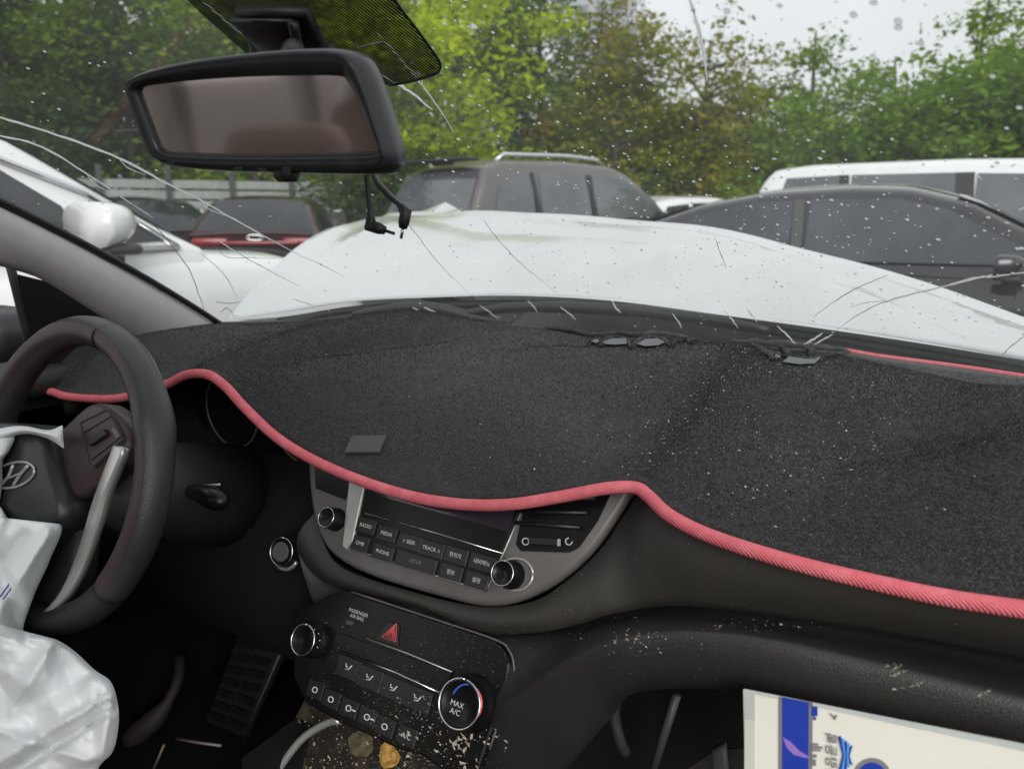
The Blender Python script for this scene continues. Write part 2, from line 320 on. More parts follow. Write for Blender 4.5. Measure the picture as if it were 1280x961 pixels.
def car(name, label, loc, heading, pm, c, group='cars parked in the yard'):
    """c: L, W, deck [(x,z)] of the lower body, roof [(x,z)], belt, wt, wins [polys (x,z)], ws (x0,x1), rg (x0,x1)"""
    rt = empty(name, loc, heading); tag(rt, label, 'car', group); rt.scale = (1, 1, c.get('zs', 1))
    L, W, belt, wt = c['L'], c['W'], c['belt'], c['wt']; top = max(z for _, z in c['roof'])
    wb = W - .05
    def ys(z): return wb - (wb - wt) * max(0, (z - belt)) / (top - belt)
    rows = []
    for x in np.linspace(-L / 2, L / 2, 45):
        k = abs(x) / (L / 2); ww = W * (1 - .22 * k ** 5); zt = lerpl(c['deck'], x); zb = .20 + .10 * k ** 8
        endc = 1 if k < .985 else .72
        sec = [(ww * .80, zb), (ww * .97, zb + .10), (ww, (zb + zt) * .5), (ww * .995, zt - .20), (ww * .975, zt - .08), (ww * .93, zt - .025), (ww * .82, zt - .003), (ww * .45, zt + .012), (0, zt + .016)]
        zc = (zb + zt) / 2
        sec = [(y * (1 if endc == 1 else .96), zc + (z - zc) * endc) for y, z in sec]
        rows.append([(x, -y, z) for y, z in sec] + [(x, y, z) for y, z in sec[-2::-1]])
    v, f = grid(rows); n = len(rows[0]); f = f + [tuple(range(n)), tuple((len(rows) - 1) * n + k for k in range(n))[::-1]]
    mk('body', v, f, pm, rt)
    x0, x1 = c['roof'][0][0], c['roof'][-1][0]; rows = []
    for x in np.linspace(x0, x1, 49):
        zr = max(lerpl(c['roof'], x), belt - .02); q = max(zr, belt + .0)
        a = .05 if q > belt + .12 else max(.004, (q - belt) * .4)
        sec = [(wb, belt - .06), (ys((belt + q - a) / 2), (belt + q - a) / 2), (ys(q - a), q - a), (ys(q - a * .3) - a * .7, q - a * .25), (ys(q) - .18, q + .012), (ys(q) * .4, q + .03), (0, q + .034)]
        rows.append([(x, -y, z) for y, z in sec] + [(x, y, z) for y, z in sec[-2::-1]])
    v, f = grid(rows); mk('cabin', v, f, pm, rt)
    def zrf(x): return max(lerpl(c['roof'], x), belt)
    for nm, key in (('windshield', 'ws'), ('rear_window', 'rg')):
        if key not in c: continue
        a, b = c[key]; rws = []
        for x in np.linspace(a, b, 7):
            q = zrf(x); yy = ys(q) - .09
            rws.append([(x, s * yy, q + .014 + .024 * (1 - s * s)) for s in np.linspace(-1, 1, 9)])
        v, f = grid(rws); v2 = np.array(v) + A(0, 0, .006); m_ = len(v)
        mk(nm, list(v2), f, c.get('glass', M['tint']), rt)
    for s in (-1, 1):
        for poly in c['wins']:
            P = [(x, s * (ys(z) + .003), z) for x, z in poly]
            slab('side_window', P, (0, s, .25), .006, c.get('glass', M['tint']), rt)
        if c.get('line'):
            tube('window_trim', [(x, s * (ys(z) + .010), z) for x, z in c['line']], .011, c.get('linemat', M['chrome']), rt, 6)
        for (bx, z0, z1, wd, mt) in c.get('posts', []):
            P = [(bx - wd / 2, s * (ys(z0) + .010), z0), (bx + wd / 2, s * (ys(z0) + .010), z0), (bx + wd / 2 - .04, s * (ys(z1) + .010), z1), (bx - wd / 2 - .04, s * (ys(z1) + .010), z1)]
            slab('window_post', P, (0, s, .25), .006, mt, rt)
        mx = c['mirror']
        ms = c.get('mirs', (.15, .20, .13)); mz = belt + c.get('mirz', .06); rws = []
        for k in np.linspace(0, 1, 9):                      # from the flat glass side (rear) to the rounded nose (front)
            g_ = (1 - k ** 2.6) ** .5 if k < 1 else .02; g_ = max(g_, .02)
            rws.append([(mx - ms[0] * .5 + ms[0] * k, s * (W + .09) + s * ms[1] * .5 * g_ * math.copysign(abs(math.cos(t)) ** .7, math.cos(t)) - s * .03 * k, mz + .012 * k + ms[2] * .5 * g_ * math.copysign(abs(math.sin(t)) ** .75, math.sin(t))) for t in np.linspace(0, 2 * math.pi, 29)[:-1]])
        v, f = grid(rws, True); f = f + [tuple(range(28))[::-1], tuple(8 * 28 + q for q in range(28))]
        mo = mk('side_mirror', v, f, c.get('mirmat', pm), rt)
        box('mirror_base', (mx + ms[0] * .02, s * (W + .075), mz - ms[2] * .5 - .004), (ms[0] * .72, ms[1] * .72, .035), M['trim'], mo, 0, .015)
        box('mirror_arm', (mx + .02, s * (W - .005), belt + .01), (.10, .10, .04), M['trim'], mo, 0, .012)
        if c.get('blinker'): box('mirror_lamp', (mx + .068, s * (W + .11), belt + .07), (.022, .15, .028), M['lamp_clear'], mo, 0, .008)
        for wx in c['wheels']:
            th = np.linspace(0, 2 * math.pi, 29)[:-1]; r_ = c.get('wr', .33); yo = s * (W + .005); yi = s * (W - .22)
            prof = [(r_ * .62, yo - s * .01), (r_ * .70, yo), (r_ * .95, yo), (r_, yo - s * .03), (r_, yi + s * .03), (r_ * .9, yi)]
            rings = [[(wx + q * math.cos(t), y, r_ + q * math.sin(t)) for t in th] for q, y in prof]
            v, f = grid(rings, True); ty = mk('tyre', v, f, M['tyre'], rt)
            hub = [(0.001, yo - s * .035), (.05, yo - s * .03), (r_ * .45, yo - s * .045), (r_ * .62, yo - s * .012), (r_ * .66, yo - s * .04)]
            v, f = grid([[(wx + q * math.cos(t), y, r_ + q * math.sin(t)) for t in th] for q, y in hub], True); mk('rim', v, f, M['rim'], ty)
            arc = [(wx + (r_ + .05) * math.cos(t), s * (W + .002), r_ + (r_ + .05) * math.sin(t)) for t in np.linspace(0, math.pi, 15)]
            tube('wheel_arch', arc, .03, c.get('arch', pm), rt, 6)
        hz = belt - .14
        for hx in c.get('handles', []): box('door_handle', (hx, s * (W + .004), hz), (.17, .035, .028), c.get('handlemat', pm), rt, 0, .01)
        for dx in c.get('seams', []): tube('door_seam', [(dx, s * (W * .998 + .001), z) for z in np.linspace(.32, belt - .10, 6)], .005, M['trim'], rt, 5)
        for (nm, x, y, z, sx, sy, sz, mt) in c.get('lamps', []): box(nm, (x, s * y, z), (sx, sy, sz), mt, rt, 0, min(sx, sz) * .3)
    if c.get('rails'):
        for s in (-1, 1):
            a, b, zz = c['rails']; P = [(a, s * (wt - .10), zrf(a) + .01)] + [(x, s * (wt - .10), zrf(x) + .065) for x in np.linspace(a + .12, b - .12, 8)] + [(b, s * (wt - .10), zrf(b) + .01)]
            tube('roof_rail', P, .021, M['lamp_clear'] if zz else M['trim'], rt, 8)
    for fn in c.get('extra', []): fn(rt)
    return rt
def uv_deck(): pass

sedan_dark = dict(L=4.9, W=.93, belt=.93, wt=.63, wr=.34,
    deck=[(-2.45, .80), (-2.36, .98), (-1.75, 1.03), (-1.2, .95), (.9, .93), (1.25, .96), (1.9, .88), (2.3, .74), (2.45, .60)],
    roof=[(-1.95, .95), (-1.45, 1.17), (-1.0, 1.33), (-.5, 1.42), (0, 1.445), (.35, 1.43), (.7, 1.34), (1.1, 1.13), (1.42, .93)],
    wins=[[(-1.42, 1.0), (-.93, .985), (-.30, .975), (-.33, 1.355), (-.62, 1.345), (-1.0, 1.25)],
          [(-.20, .975), (1.12, .985), (.95, 1.10), (.58, 1.30), (.30, 1.365), (-.22, 1.365)]],
    posts=[(-.25, .975, 1.365, .07, mat('post_grey', (.07, .07, .072), .4))], ws=(.62, 1.38), rg=(-1.90, -1.1), mirror=.93, wheels=(-1.45, 1.45), handles=(-.95, .15), seams=(-.27, .98),
    blinker=True, glass=M['tint_sedan'],
    lamps=[('headlight', 2.30, .66, .70, .20, .34, .12, M['lamp_clear']), ('tail_light', -2.36, .62, .84, .12, .40, .11, M['lamp_red'])])
van_white = dict(L=5.1, W=.96, belt=1.05, wt=.74, wr=.36,
    deck=[(-2.55, .95), (-2.5, 1.06), (.9, 1.05), (1.7, 1.08), (2.3, .92), (2.55, .66)],
    roof=[(-2.50, 1.05), (-2.40, 1.45), (-2.28, 1.70), (-1.9, 1.745), (-.6, 1.76), (.3, 1.74), (.7, 1.66), (1.3, 1.33), (1.75, 1.06)],
    wins=[[(-2.22, 1.12), (-1.58, 1.11), (-1.58, 1.64), (-2.10, 1.62)], [(-1.48, 1.11), (-.58, 1.10), (-.58, 1.64), (-1.48, 1.64)], [(-.42, 1.10), (1.42, 1.11), (1.15, 1.28), (.62, 1.59), (-.42, 1.63)]],
    posts=[(-.48, 1.10, 1.64, .15, M['trim']), (-1.51, 1.11, 1.64, .09, M['trim'])], ws=(.72, 1.7), rg=(-2.49, -2.34), mirror=1.2, wheels=(-1.5, 1.6), handles=(-.9, .2), seams=(-1.12, -.05, 1.2), glass=M['tint_pale'],
    lamps=[('headlight', 2.36, .70, .80, .2, .3, .16, M['lamp_clear']), ('tail_light', -2.50, .80, 1.15, .10, .14, .5, M['lamp_red'])])
suv_grey = dict(L=4.75, W=.95, belt=1.10, wt=.72, wr=.38,
    deck=[(-2.37, 1.0), (-2.32, 1.10), (.7, 1.08), (1.2, 1.12), (2.0, 1.04), (2.37, .80)],
    roof=[(-2.34, 1.08), (-2.20, 1.35), (-2.02, 1.66), (-1.7, 1.76), (-.6, 1.79), (.1, 1.76), (.45, 1.66), (.9, 1.38), (1.25, 1.10)],
    wins=[[(-1.98, 1.17), (-1.38, 1.15), (-1.34, 1.62), (-1.60, 1.62), (-1.86, 1.48)], [(-1.26, 1.15), (-.42, 1.15), (-.42, 1.64), (-1.22, 1.64)], [(-.32, 1.15), (.96, 1.16), (.80, 1.28), (.42, 1.56), (.20, 1.62), (-.32, 1.64)]],
    posts=[(-.35, 1.15, 1.64, .09, M['trim']), (-1.30, 1.15, 1.64, .06, M['trim'])], ws=(.46, 1.2), rg=(-2.30, -2.05), mirror=.82, mirmat=M['trim'], wheels=(-1.4, 1.45), handles=(-1.0, .0), seams=(-1.30, -.37, .9), glass=M['tint_pale'], rails=(-1.75, .05, 1),
    lamps=[('headlight', 2.2, .68, .86, .2, .3, .16, M['lamp_clear']), ('tail_light', -2.30, .82, 1.0, .14, .18, .26, M['lamp_red'])])
hatch = dict(L=4.4, W=.90, belt=.98, wt=.64, wr=.32,
    deck=[(-2.2, .86), (-2.14, .98), (.7, .96), (1.2, 1.0), (1.9, .90), (2.2, .66)],
    roof=[(-2.12, .97), (-1.85, 1.20), (-1.5, 1.42), (-1.0, 1.49), (-.2, 1.50), (.2, 1.46), (.6, 1.32), (1.2, .97)],
    wins=[[(-1.70, 1.05), (-.95, 1.03), (-.95, 1.40), (-1.4, 1.36)], [(-.86, 1.03), (-.12, 1.03), (-.12, 1.42), (-.86, 1.41)], [(-.02, 1.03), (.98, 1.03), (.55, 1.30), (.2, 1.40), (-.02, 1.42)]],
    posts=[(-.07, 1.03, 1.42, .09, M['trim'])], ws=(.26, 1.15), rg=(-2.08, -1.5), mirror=.75, wheels=(-1.3, 1.35), handles=(-.75, .1), seams=(-.9, -.07, .85),
    lamps=[('headlight', 2.02, .62, .78, .2, .3, .13, M['lamp_clear']), ('tail_light', -2.12, .58, .90, .12, .46, .11, M['lamp_red'])])
suv_white = dict(L=4.7, W=.92, belt=1.12, wt=.66, wr=.36,
    deck=[(-2.35, .95), (-2.28, 1.12), (.8, 1.12), (1.14, 1.145), (1.6, 1.11), (2.1, 1.0), (2.35, .72)],
    roof=[(-2.2, 1.12), (-2.0, 1.45), (-1.75, 1.62), (-.6, 1.67), (.05, 1.665), (.32, 1.63), (.63, 1.51), (1.18, 1.15)],
    wins=[[(-1.9, 1.18), (-1.35, 1.17), (-1.35, 1.55), (-1.65, 1.52)], [(-1.25, 1.17), (-.5, 1.17), (-.5, 1.58), (-1.25, 1.57)], [(-.4, 1.17), (.74, 1.175), (.70, 1.30), (.52, 1.43), (.22, 1.55), (-.4, 1.58)], [(.82, 1.175), (1.06, 1.18), (.80, 1.32)]],
    posts=[(-.45, 1.17, 1.58, .09, M['trim'])], ws=(.36, 1.14), rg=(-2.17, -1.8), mirror=.74, mirz=.12, mirs=(.16, .26, .145), wheels=(-1.4, 1.42), handles=(-1.0, .05), seams=(-.45, .95),
    line=[(-1.9, 1.145), (-.4, 1.14), (1.08, 1.155), (.80, 1.345), (.52, 1.46), (.22, 1.58), (-.4, 1.61)],
    lamps=[('headlight', 2.2, .66, .92, .22, .32, .14, M['lamp_clear']), ('tail_light', -2.26, .70, 1.0, .12, .30, .16, M['lamp_red'])])

def extra_hatch(rt):
    e = [(-2.165, .11 * math.cos(t), .955 + .035 * math.sin(t)) for t in np.linspace(0, 2 * math.pi, 17)]
    tube('emblem', e, .012, M['chrome'], rt, 6)
    box('tail_band', (-2.16, 0, .885), (.08, 1.1, .05), M['lamp_red'], rt, 0, .015)
    box('number_plate', (-2.21, 0, .62), (.03, .5, .12), M['plate'], rt, 0, .008)
hatch1 = dict(hatch, extra=[extra_hatch])
def extra_suv(rt):
    box('brake_light', (-2.02, 0, 1.735), (.06, .36, .035), M['lamp_red'], rt, 0, .012)
    box('rear_spoiler', (-2.08, 0, 1.765), (.26, 1.2, .03), M['trim'], rt, 0, .012)
    box('number_plate', (-2.42, 0, .85), (.03, .5, .12), M['plate'], rt, 0, .008)
suv1 = dict(suv_grey, extra=[extra_suv], zs=1.05)
def extra_white(rt):
    tube('wiper_blade', [(1.22, -.3, 1.165), (1.08, .1, 1.235), (.98, .4, 1.29)], .012, M['trim'], rt, 6)
    for s in (-1, 1):
        tube('hood_seam', [(1.10, s * .80, 1.150), (1.35, s * .80, 1.135), (1.6, s * .79, 1.118), (1.95, s * .76, 1.04), (2.15, s * .70, .97)], .006, M['trim'], rt, 5)
white1 = dict(suv_white, extra=[extra_white])

PW = paint('pearl_white', (.78, .79, .79)); PD = paint('graphite_paint', (.012, .012, .016), .0, .12); PB = paint('bronze_grey_paint', (.145, .132, .13), .5, .35)
PR = paint('burgundy_paint', (.055, .018, .022), .3, .3); PK = paint('dark_plum_paint', (.05, .035, .042), .2, .3)
car('parked_car', 'white SUV parked alongside on the left, beyond the grey pillar', (-2.89, .70, 0), R(90), M['white2'], white1)
car('parked_car', 'dark graphite sedan parked crosswise beyond the crumpled white hood', (-.18, 6.05, 0), R(-1.5), PD, sedan_dark)
car('parked_van', 'white minivan with pale windows parked behind the dark graphite sedan', (.95, 9.0, 0), R(-1), PW, van_white).__setitem__('category', 'van')
gq = ground_at(705, 10.3); car('parked_suv', 'bronze grey SUV with silver roof rails under the yellow-green trees', tuple(gq), R(VAZ(705) + 90 - 44), PB, suv1)
gq = ground_at(345, 12.8); car('parked_car', 'burgundy hatchback seen from behind, in front of the pale slat fence', tuple(gq), R(VAZ(345) + 90 - 8), PR, hatch1)
gq = ground_at(135, 14.4); car('parked_car', 'dark plum hatchback half hidden behind the white SUV at the left', tuple(gq), R(VAZ(172) + 90 + 25), PK, hatch)
gq = ground_at(868, 12.5); car('parked_car', 'small white hatchback peeping out between the SUV and the graphite sedan', tuple(gq), R(VAZ(868) + 90 - 40), PW, hatch)

# ------------------------------------------------------------------ slat fence
M['slat'] = mat('pale_slat', (.30, .315, .30), .8, var=(4, (.22, .235, .22), .4, .7))
M['post'] = mat('dark_post', (.05, .055, .05), .7)
fa, fb = ground_at(-60, 15.5), ground_at(560, 16.5)
fr = empty('slat_fence', tuple((fa + fb) / 2)); tag(fr, 'pale horizontal slat fence with dark posts behind the burgundy hatchback', 'fence')
fd = (fb - fa); fl = np.linalg.norm(fd); fd /= fl; fang = math.atan2(fd[1], fd[0]); npan = 8
sv, sf = box_vf((0, 0, 0), (fl / npan - .02, .03, .15), 0, .006)
sm = None
for i in range(npan):
    for k in range(9):
        if sm is None: o = mk('slat', sv, sf, M['slat'], fr, False); sm = o
        else: o = sm.copy(); COL.objects.link(o)
        s_ = -fl / 2 + (i + .5) * fl / npan
        o.location = (fd[0] * s_, fd[1] * s_, .30 + k * .185); o.rotation_euler = (random.uniform(-.05, .05), 0, fang)
for i in range(npan + 1):
    s_ = -fl / 2 + i * fl / npan
    box('post', (fd[0] * s_ + fd[1] * .06, fd[1] * s_ - fd[0] * .06, 1.05), (.09, .09, 2.1), M['post'], fr, fang)

# ------------------------------------------------------------------ trees
M['bark'] = mat('bark', (.06, .05, .042), .9, bump=[('noise', 30, .6, .02)], var=(8, (.10, .085, .07), .45, .7))
LM = {'lime': leaf_mat('lime_leaves', (.20, .31, .010), (.46, .58, .014), (.66, .74, .03), .45),
      'green': leaf_mat('green_leaves', (.07, .13, .015), (.17, .27, .025), (.31, .40, .04)),
      'dark': leaf_mat('dark_leaves', (.03, .055, .018), (.06, .10, .026), (.11, .16, .035)),
      'rust': leaf_mat('rust_leaves', (.10, .16, .016), (.22, .25, .028), (.38, .23, .045)),
      'olive': leaf_mat('olive_leaves', (.09, .12, .02), (.19, .20, .03), (.30, .26, .04)),
      'bush': leaf_mat('bush_leaves', (.07, .14, .02), (.16, .27, .035), (.26, .38, .055))}
def tree(name, label, loc, h, rx, mk_, n=5200, z0=.25, leaf=.085, sparse=0., lean=0., flat=1.0, trunkr=.11, group='trees along the edge of the yard', seed=0):
    n = int(n * 1.9); leaf = leaf * .72; rg = np.random.default_rng(seed + 11); rt = empty(name, tuple(loc)); tag(rt, label, 'tree', group)
    ph = h * z0; mb = MB(); n_l = 11
    tp = [(lean * h * .5 * t * t + .10 * math.sin(3 * t + seed), .10 * math.cos(2.3 * t + seed), t * h * .93) for t in np.linspace(0, 1, 9)]
    v, f = tube_vf(tp, np.linspace(trunkr, trunkr * .18, 9), 8); mb.add(v, f)
    cl = []                                             # clump centres on limbs
    for i in range(n_l + 8):
        t = rg.uniform(.28, .96); q = np.array(tp)[int(t * 8)]; a = rg.uniform(0, 2 * math.pi); up = rg.uniform(.1, .55)
        prof = math.sin(math.pi * min(1, max(.06, (t * h - ph * .4) / (h - ph * .4))) ** .8) ** .6
        ln = rx * prof * rg.uniform(.65, 1.05)
        e = q + A(math.cos(a) * ln, math.sin(a) * ln, up * ln * .8)
        m_ = (q + e) / 2 + A(0, 0, .12 * ln)
        v, f = tube_vf(spl([q, m_, e], 6), np.linspace(trunkr * .38, .012, 6), 5); mb.add(v, f)
        for s in np.linspace(.45, 1.05, 4): cl.append((q + (e - q) * s + rg.normal(size=3) * .12 * rx, rg.uniform(.22, .42) * rx))
    for i in range(int(26 * (1 - sparse))):
        a = rg.uniform(0, 2 * math.pi); zz = rg.uniform(ph, h); k = (zz - ph) / (h - ph); rr = rx * math.sin(math.pi * min(.97, .12 + .85 * k)) ** .5 * rg.uniform(.5, 1.)
        cl.append((A(math.cos(a) * rr, math.sin(a) * rr, zz), rg.uniform(.18, .36) * rx))
    mb.build('trunk', M['bark'], rt)
    C = np.array([c[0] for c in cl]); Rr = np.array([c[1] for c in cl]); idx = rg.integers(0, len(cl), n)
    d = rg.normal(size=(n, 3)); d /= np.linalg.norm(d, axis=1)[:, None]
    P = C[idx] + d * (Rr[idx] * rg.uniform(.25, 1.0, n) ** .6)[:, None] * A(1, 1, .62 * flat)
    P = P[P[:, 2] > .25]; n = len(P)
    a1 = rg.normal(size=(n, 3)); a1[:, 2] *= .5; a1 /= np.linalg.norm(a1, axis=1)[:, None]
    b1 = np.cross(a1, rg.normal(size=(n, 3))); b1 /= np.linalg.norm(b1, axis=1)[:, None]
    sz = leaf * (.4 + 1.3 * rg.random(n) ** 1.7)[:, None]
    V = np.stack([P - a1 * sz, P + b1 * sz * .45, P + a1 * sz, P - b1 * sz * .45], 1).reshape(-1, 3)
    me = bpy.data.meshes.new('crown'); me.from_pydata(V.tolist(), [], np.arange(4 * n).reshape(-1, 4).tolist()); me.materials.append(LM[mk_])
    o = bpy.data.objects.new('crown', me); COL.objects.link(o); o.parent = rt
    return rt
TR = [  # px, dist, h, rx, material, n, z0, leaf, sparse, name, label
 (30, 17.5, 8.4, 2.6, 'dark', 8000, .18, .11, 0, 'dark dense tree at the far left edge above the white SUV'),
 (165, 18.5, 7.6, 2.3, 'green', 6500, .22, .10, 0, 'leafy green tree left of the rear-view mirror'),
 (240, 21, 9.6, 2.6, 'dark', 7500, .2, .12, 0, 'tall dark tree behind the leafy green one, above the rear-view mirror'),
 (330, 17.5, 7.2, 2.4, 'green', 7000, .16, .10, 0, 'green tree mostly hidden behind the rear-view mirror'),
 (452, 17.5, 8.2, 2.4, 'lime', 7500, .20, .10, 0, 'yellow-green tree right behind the dotted windscreen band'),
 (575, 16.5, 8.4, 2.35, 'lime', 9000, .14, .10, 0, 'brightest yellow-green tree above the bronze grey SUV'),
 (668, 18, 7.4, 1.7, 'green', 5500, .14, .10, 0, 'mid green tree between the yellow-green and the rusty tree'),
 (765, 16.5, 5.45, 1.75, 'rust', 6000, .14, .085, .1, 'rusty brown tree with dark trunk above the SUV front'),
 (880, 16.5, 5.0, 1.6, 'rust', 3300, .16, .085, .3, 'thinner rusty tree with sky gaps above the small white hatchback'),
 (935, 18.5, 4.6, 1.4, 'olive', 3600, .12, .09, .3, 'olive bushy tree behind the thin rusty tree'),
 (1000, 17.5, 5.2, 1.0, 'green', 1500, .45, .085, .6, 'slender sparse green tree rising into the pale sky'),
 (1100, 18.5, 4.7, 1.5, 'bush', 2600, .3, .085, .5, 'small airy tree behind the hedge bushes'),
 (1195, 18, 6.0, 1.3, 'green', 1700, .45, .085, .6, 'airy green tree with a pointed top at the upper right'),
 (1300, 18, 4.7, 1.7, 'green', 3500, .2, .09, .2, 'green tree at the far right edge behind the minivan')]
for i, (px, D, h, rx, mk_, n, z0, leaf, spz, lab) in enumerate(TR):
    tree('deciduous_tree', lab, ground_at(px, D), h, rx, mk_, n, z0, leaf, spz, .04 * math.sin(i * 2.1), seed=i * 5 + 1)
for i, (px, D, h, rx, mk_, lab) in enumerate([(-10, 25, 8, 3.2, 'dark', 'dense dark background tree at the far left'), (110, 26, 7.2, 3.2, 'green', 'background tree filling the gap left of the mirror'), (270, 26, 8.5, 3.2, 'dark', 'dense dark background tree behind the mirror'), (400, 25, 8.6, 3.2, 'green', 'background tree behind the dotted windscreen band'), (510, 26, 9.2, 3.3, 'green', 'tall background tree between the two yellow-green trees'), (640, 26, 7.6, 3.0, 'dark', 'dense dark background tree left of the rusty tree'), (740, 26, 5.4, 2.8, 'green', 'lower background tree behind the rusty brown tree'), (850, 27, 4.6, 2.8, 'dark', 'low dark background tree behind the thin rusty tree'), (960, 27, 3.6, 2.8, 'green', 'low background tree left of the hedge bushes')]):
    tree('background_tree', lab, ground_at(px, D), h, rx, mk_, 6500, .06, .17, -.3, 0, 1.2, .16, 'trees in the second row', seed=300 + i * 7)
for i, (x_, y_, h, rx, mk_, lab) in enumerate([(9.5, 15, 4.6, 2.2, 'green', 'green tree beyond the nose of the minivan'), (13.5, 13, 5.2, 2.3, 'bush', 'rounded tree further right past the minivan'), (18, 10, 5.6, 2.5, 'green', 'outermost green tree at the right side of the yard')]):
    tree('deciduous_tree', lab, A(x_, y_, 0), h, rx, mk_, 4500, .12, .10, 0, 0, 1.1, .12, seed=500 + i * 7)
BU = [(600, 15.2, 2.2, 1.7, 'green'), (720, 15.0, 2.1, 1.6, 'olive'), (840, 15.0, 2.0, 1.5, 'dark'), (925, 14.5, 2.3, 1.4, 'olive'), (1015, 14.5, 3.2, 1.9, 'bush'), (1125, 14.0, 3.6, 2.0, 'bush'), (1230, 13.8, 3.7, 2.0, 'bush'), (1330, 14, 3.8, 2.0, 'bush'), (480, 15.2, 2.4, 1.6, 'dark')]
BL = ['green shrub behind the rear of the bronze grey SUV', 'olive shrub behind the front of the bronze grey SUV', 'dark shrub behind the small white hatchback', 'olive shrub at the left end of the minivan roof', 'rounded green bush above the left end of the minivan roof', 'large green bush above the middle of the minivan', 'large green bush above the minivan side post', 'green bush cut by the right edge of the picture', 'dark shrub between the burgundy hatchback and the SUV']
for i, (px, D, h, rx, mk_) in enumerate(BU):
    b = tree('bush', BL[i], ground_at(px, D), h, rx, mk_, 6500 if mk_ == 'bush' else 4000, .04, .08, 0, 0, 1.1, .05, 'bushes along the edge of the yard', seed=100 + i * 3); b['category'] = 'bush'

# ------------------------------------------------------------------ far building and mast
M['far_wall'] = mat('far_concrete', (.42, .44, .47), .9, var=(.4, (.36, .38, .42), .4, .7)); M['far_win'] = mat('far_window', (.16, .18, .21), .3)
gq = ground_at(735, 120); ga = R(VAZ(735)); br = empty('apartment_block', tuple(gq), ga); tag(br, 'pale grey tower block far behind the trees', 'building')
box('wall', (0, 0, 22), (11.5, 10, 44), M['far_wall'], br); box('roof', (0, 0, 44.4), (12, 10.5, .8), M['far_wall'], br)
wv, wf = box_vf((0, 0, 0), (1.5, .1, 1.6)); wm = None
for fl_ in range(3, 14):
    for k in range(4):
        if wm is None: o = mk('window', wv, wf, M['far_win'], br, False); wm = o
        else: o = wm.copy(); COL.objects.link(o)
        o.location = (-4.2 + k * 2.8, -5.03, 2 + fl_ * 3)
gq = ground_at(789, 60); mr_ = empty('lattice_mast', tuple(gq)); tag(mr_, 'grey lattice mast rising behind the rusty brown tree', 'mast')
for sx, sy in ((-.35, -.35), (.35, -.35), (.35, .35), (-.35, .35)): tube('leg', [(sx, sy, 0), (sx * .8, sy * .8, 24)], .07, M['far_wall'], mr_, 6)
mb = MB()
for k in range(22):
    z = 1 + k; s = 1 if k % 2 else -1
    for yy in (-.33, .33): v, f = tube_vf([(-.33 * s, yy, z), (.33 * s, yy, z + 1)], .035, 5); mb.add(v, f)
mb.build('bracing', M['far_wall'], mr_)

# ================================================================== the crashed car we sit in
car_root = empty('crashed_car', (0, 0, 0))
tag(car_root, 'white crashed SUV seen from inside, cracked windscreen and crumpled hood', 'car')
def part(o, label=None):
    if label: o['label'] = label
    return o

# ---- windscreen
def WS(u, v):
    b = A(.70 * u, 1.22 - .30 * u * u, 1.045 + .03 * u * u); t = A(.58 * u, .33 - .23 * u * u, 1.51 - .03 * u * u)
    return b + (t - b) * v + A(0, .06, .10) * v * (1 - v)
def WSn(u, v):
    e = 1e-3; a = WS(u + e, v) - WS(u - e, v); b = WS(u, v + e) - WS(u, v - e); n = np.cross(b, a); n /= np.linalg.norm(n)
    return n if n[1] < 0 else -n                        # towards the cabin
def PWS(px, py, off=.002):
    d = ray(px, py); u, v, t = 0., .5, .8
    for _ in range(25):
        q = WS(u, v) - (CAM + d * t); e = 1e-4
        J = np.stack([(WS(u + e, v) - WS(u, v)) / e, (WS(u, v + e) - WS(u, v)) / e, -d], 1)
        s = np.linalg.solve(J, -q); s = np.clip(s, -.4, .4); u += s[0]; v += s[1]; t += s[2]
    return WS(u, v) + WSn(u, v) * off, WSn(u, v)
glass = mk('windshield', *grid([[WS(u, v) for u in np.linspace(-1, 1, 33)] for v in np.linspace(-.02, 1, 25)]), M['wind'], car_root)
part(glass, 'cracked dusty windscreen dotted with rain')
seal = tube('windshield_seal', [WS(-1.0, v) + A(.006, -.012, .004) for v in np.linspace(-.05, 1, 24)], .006, M['rubber'], car_root, 8)
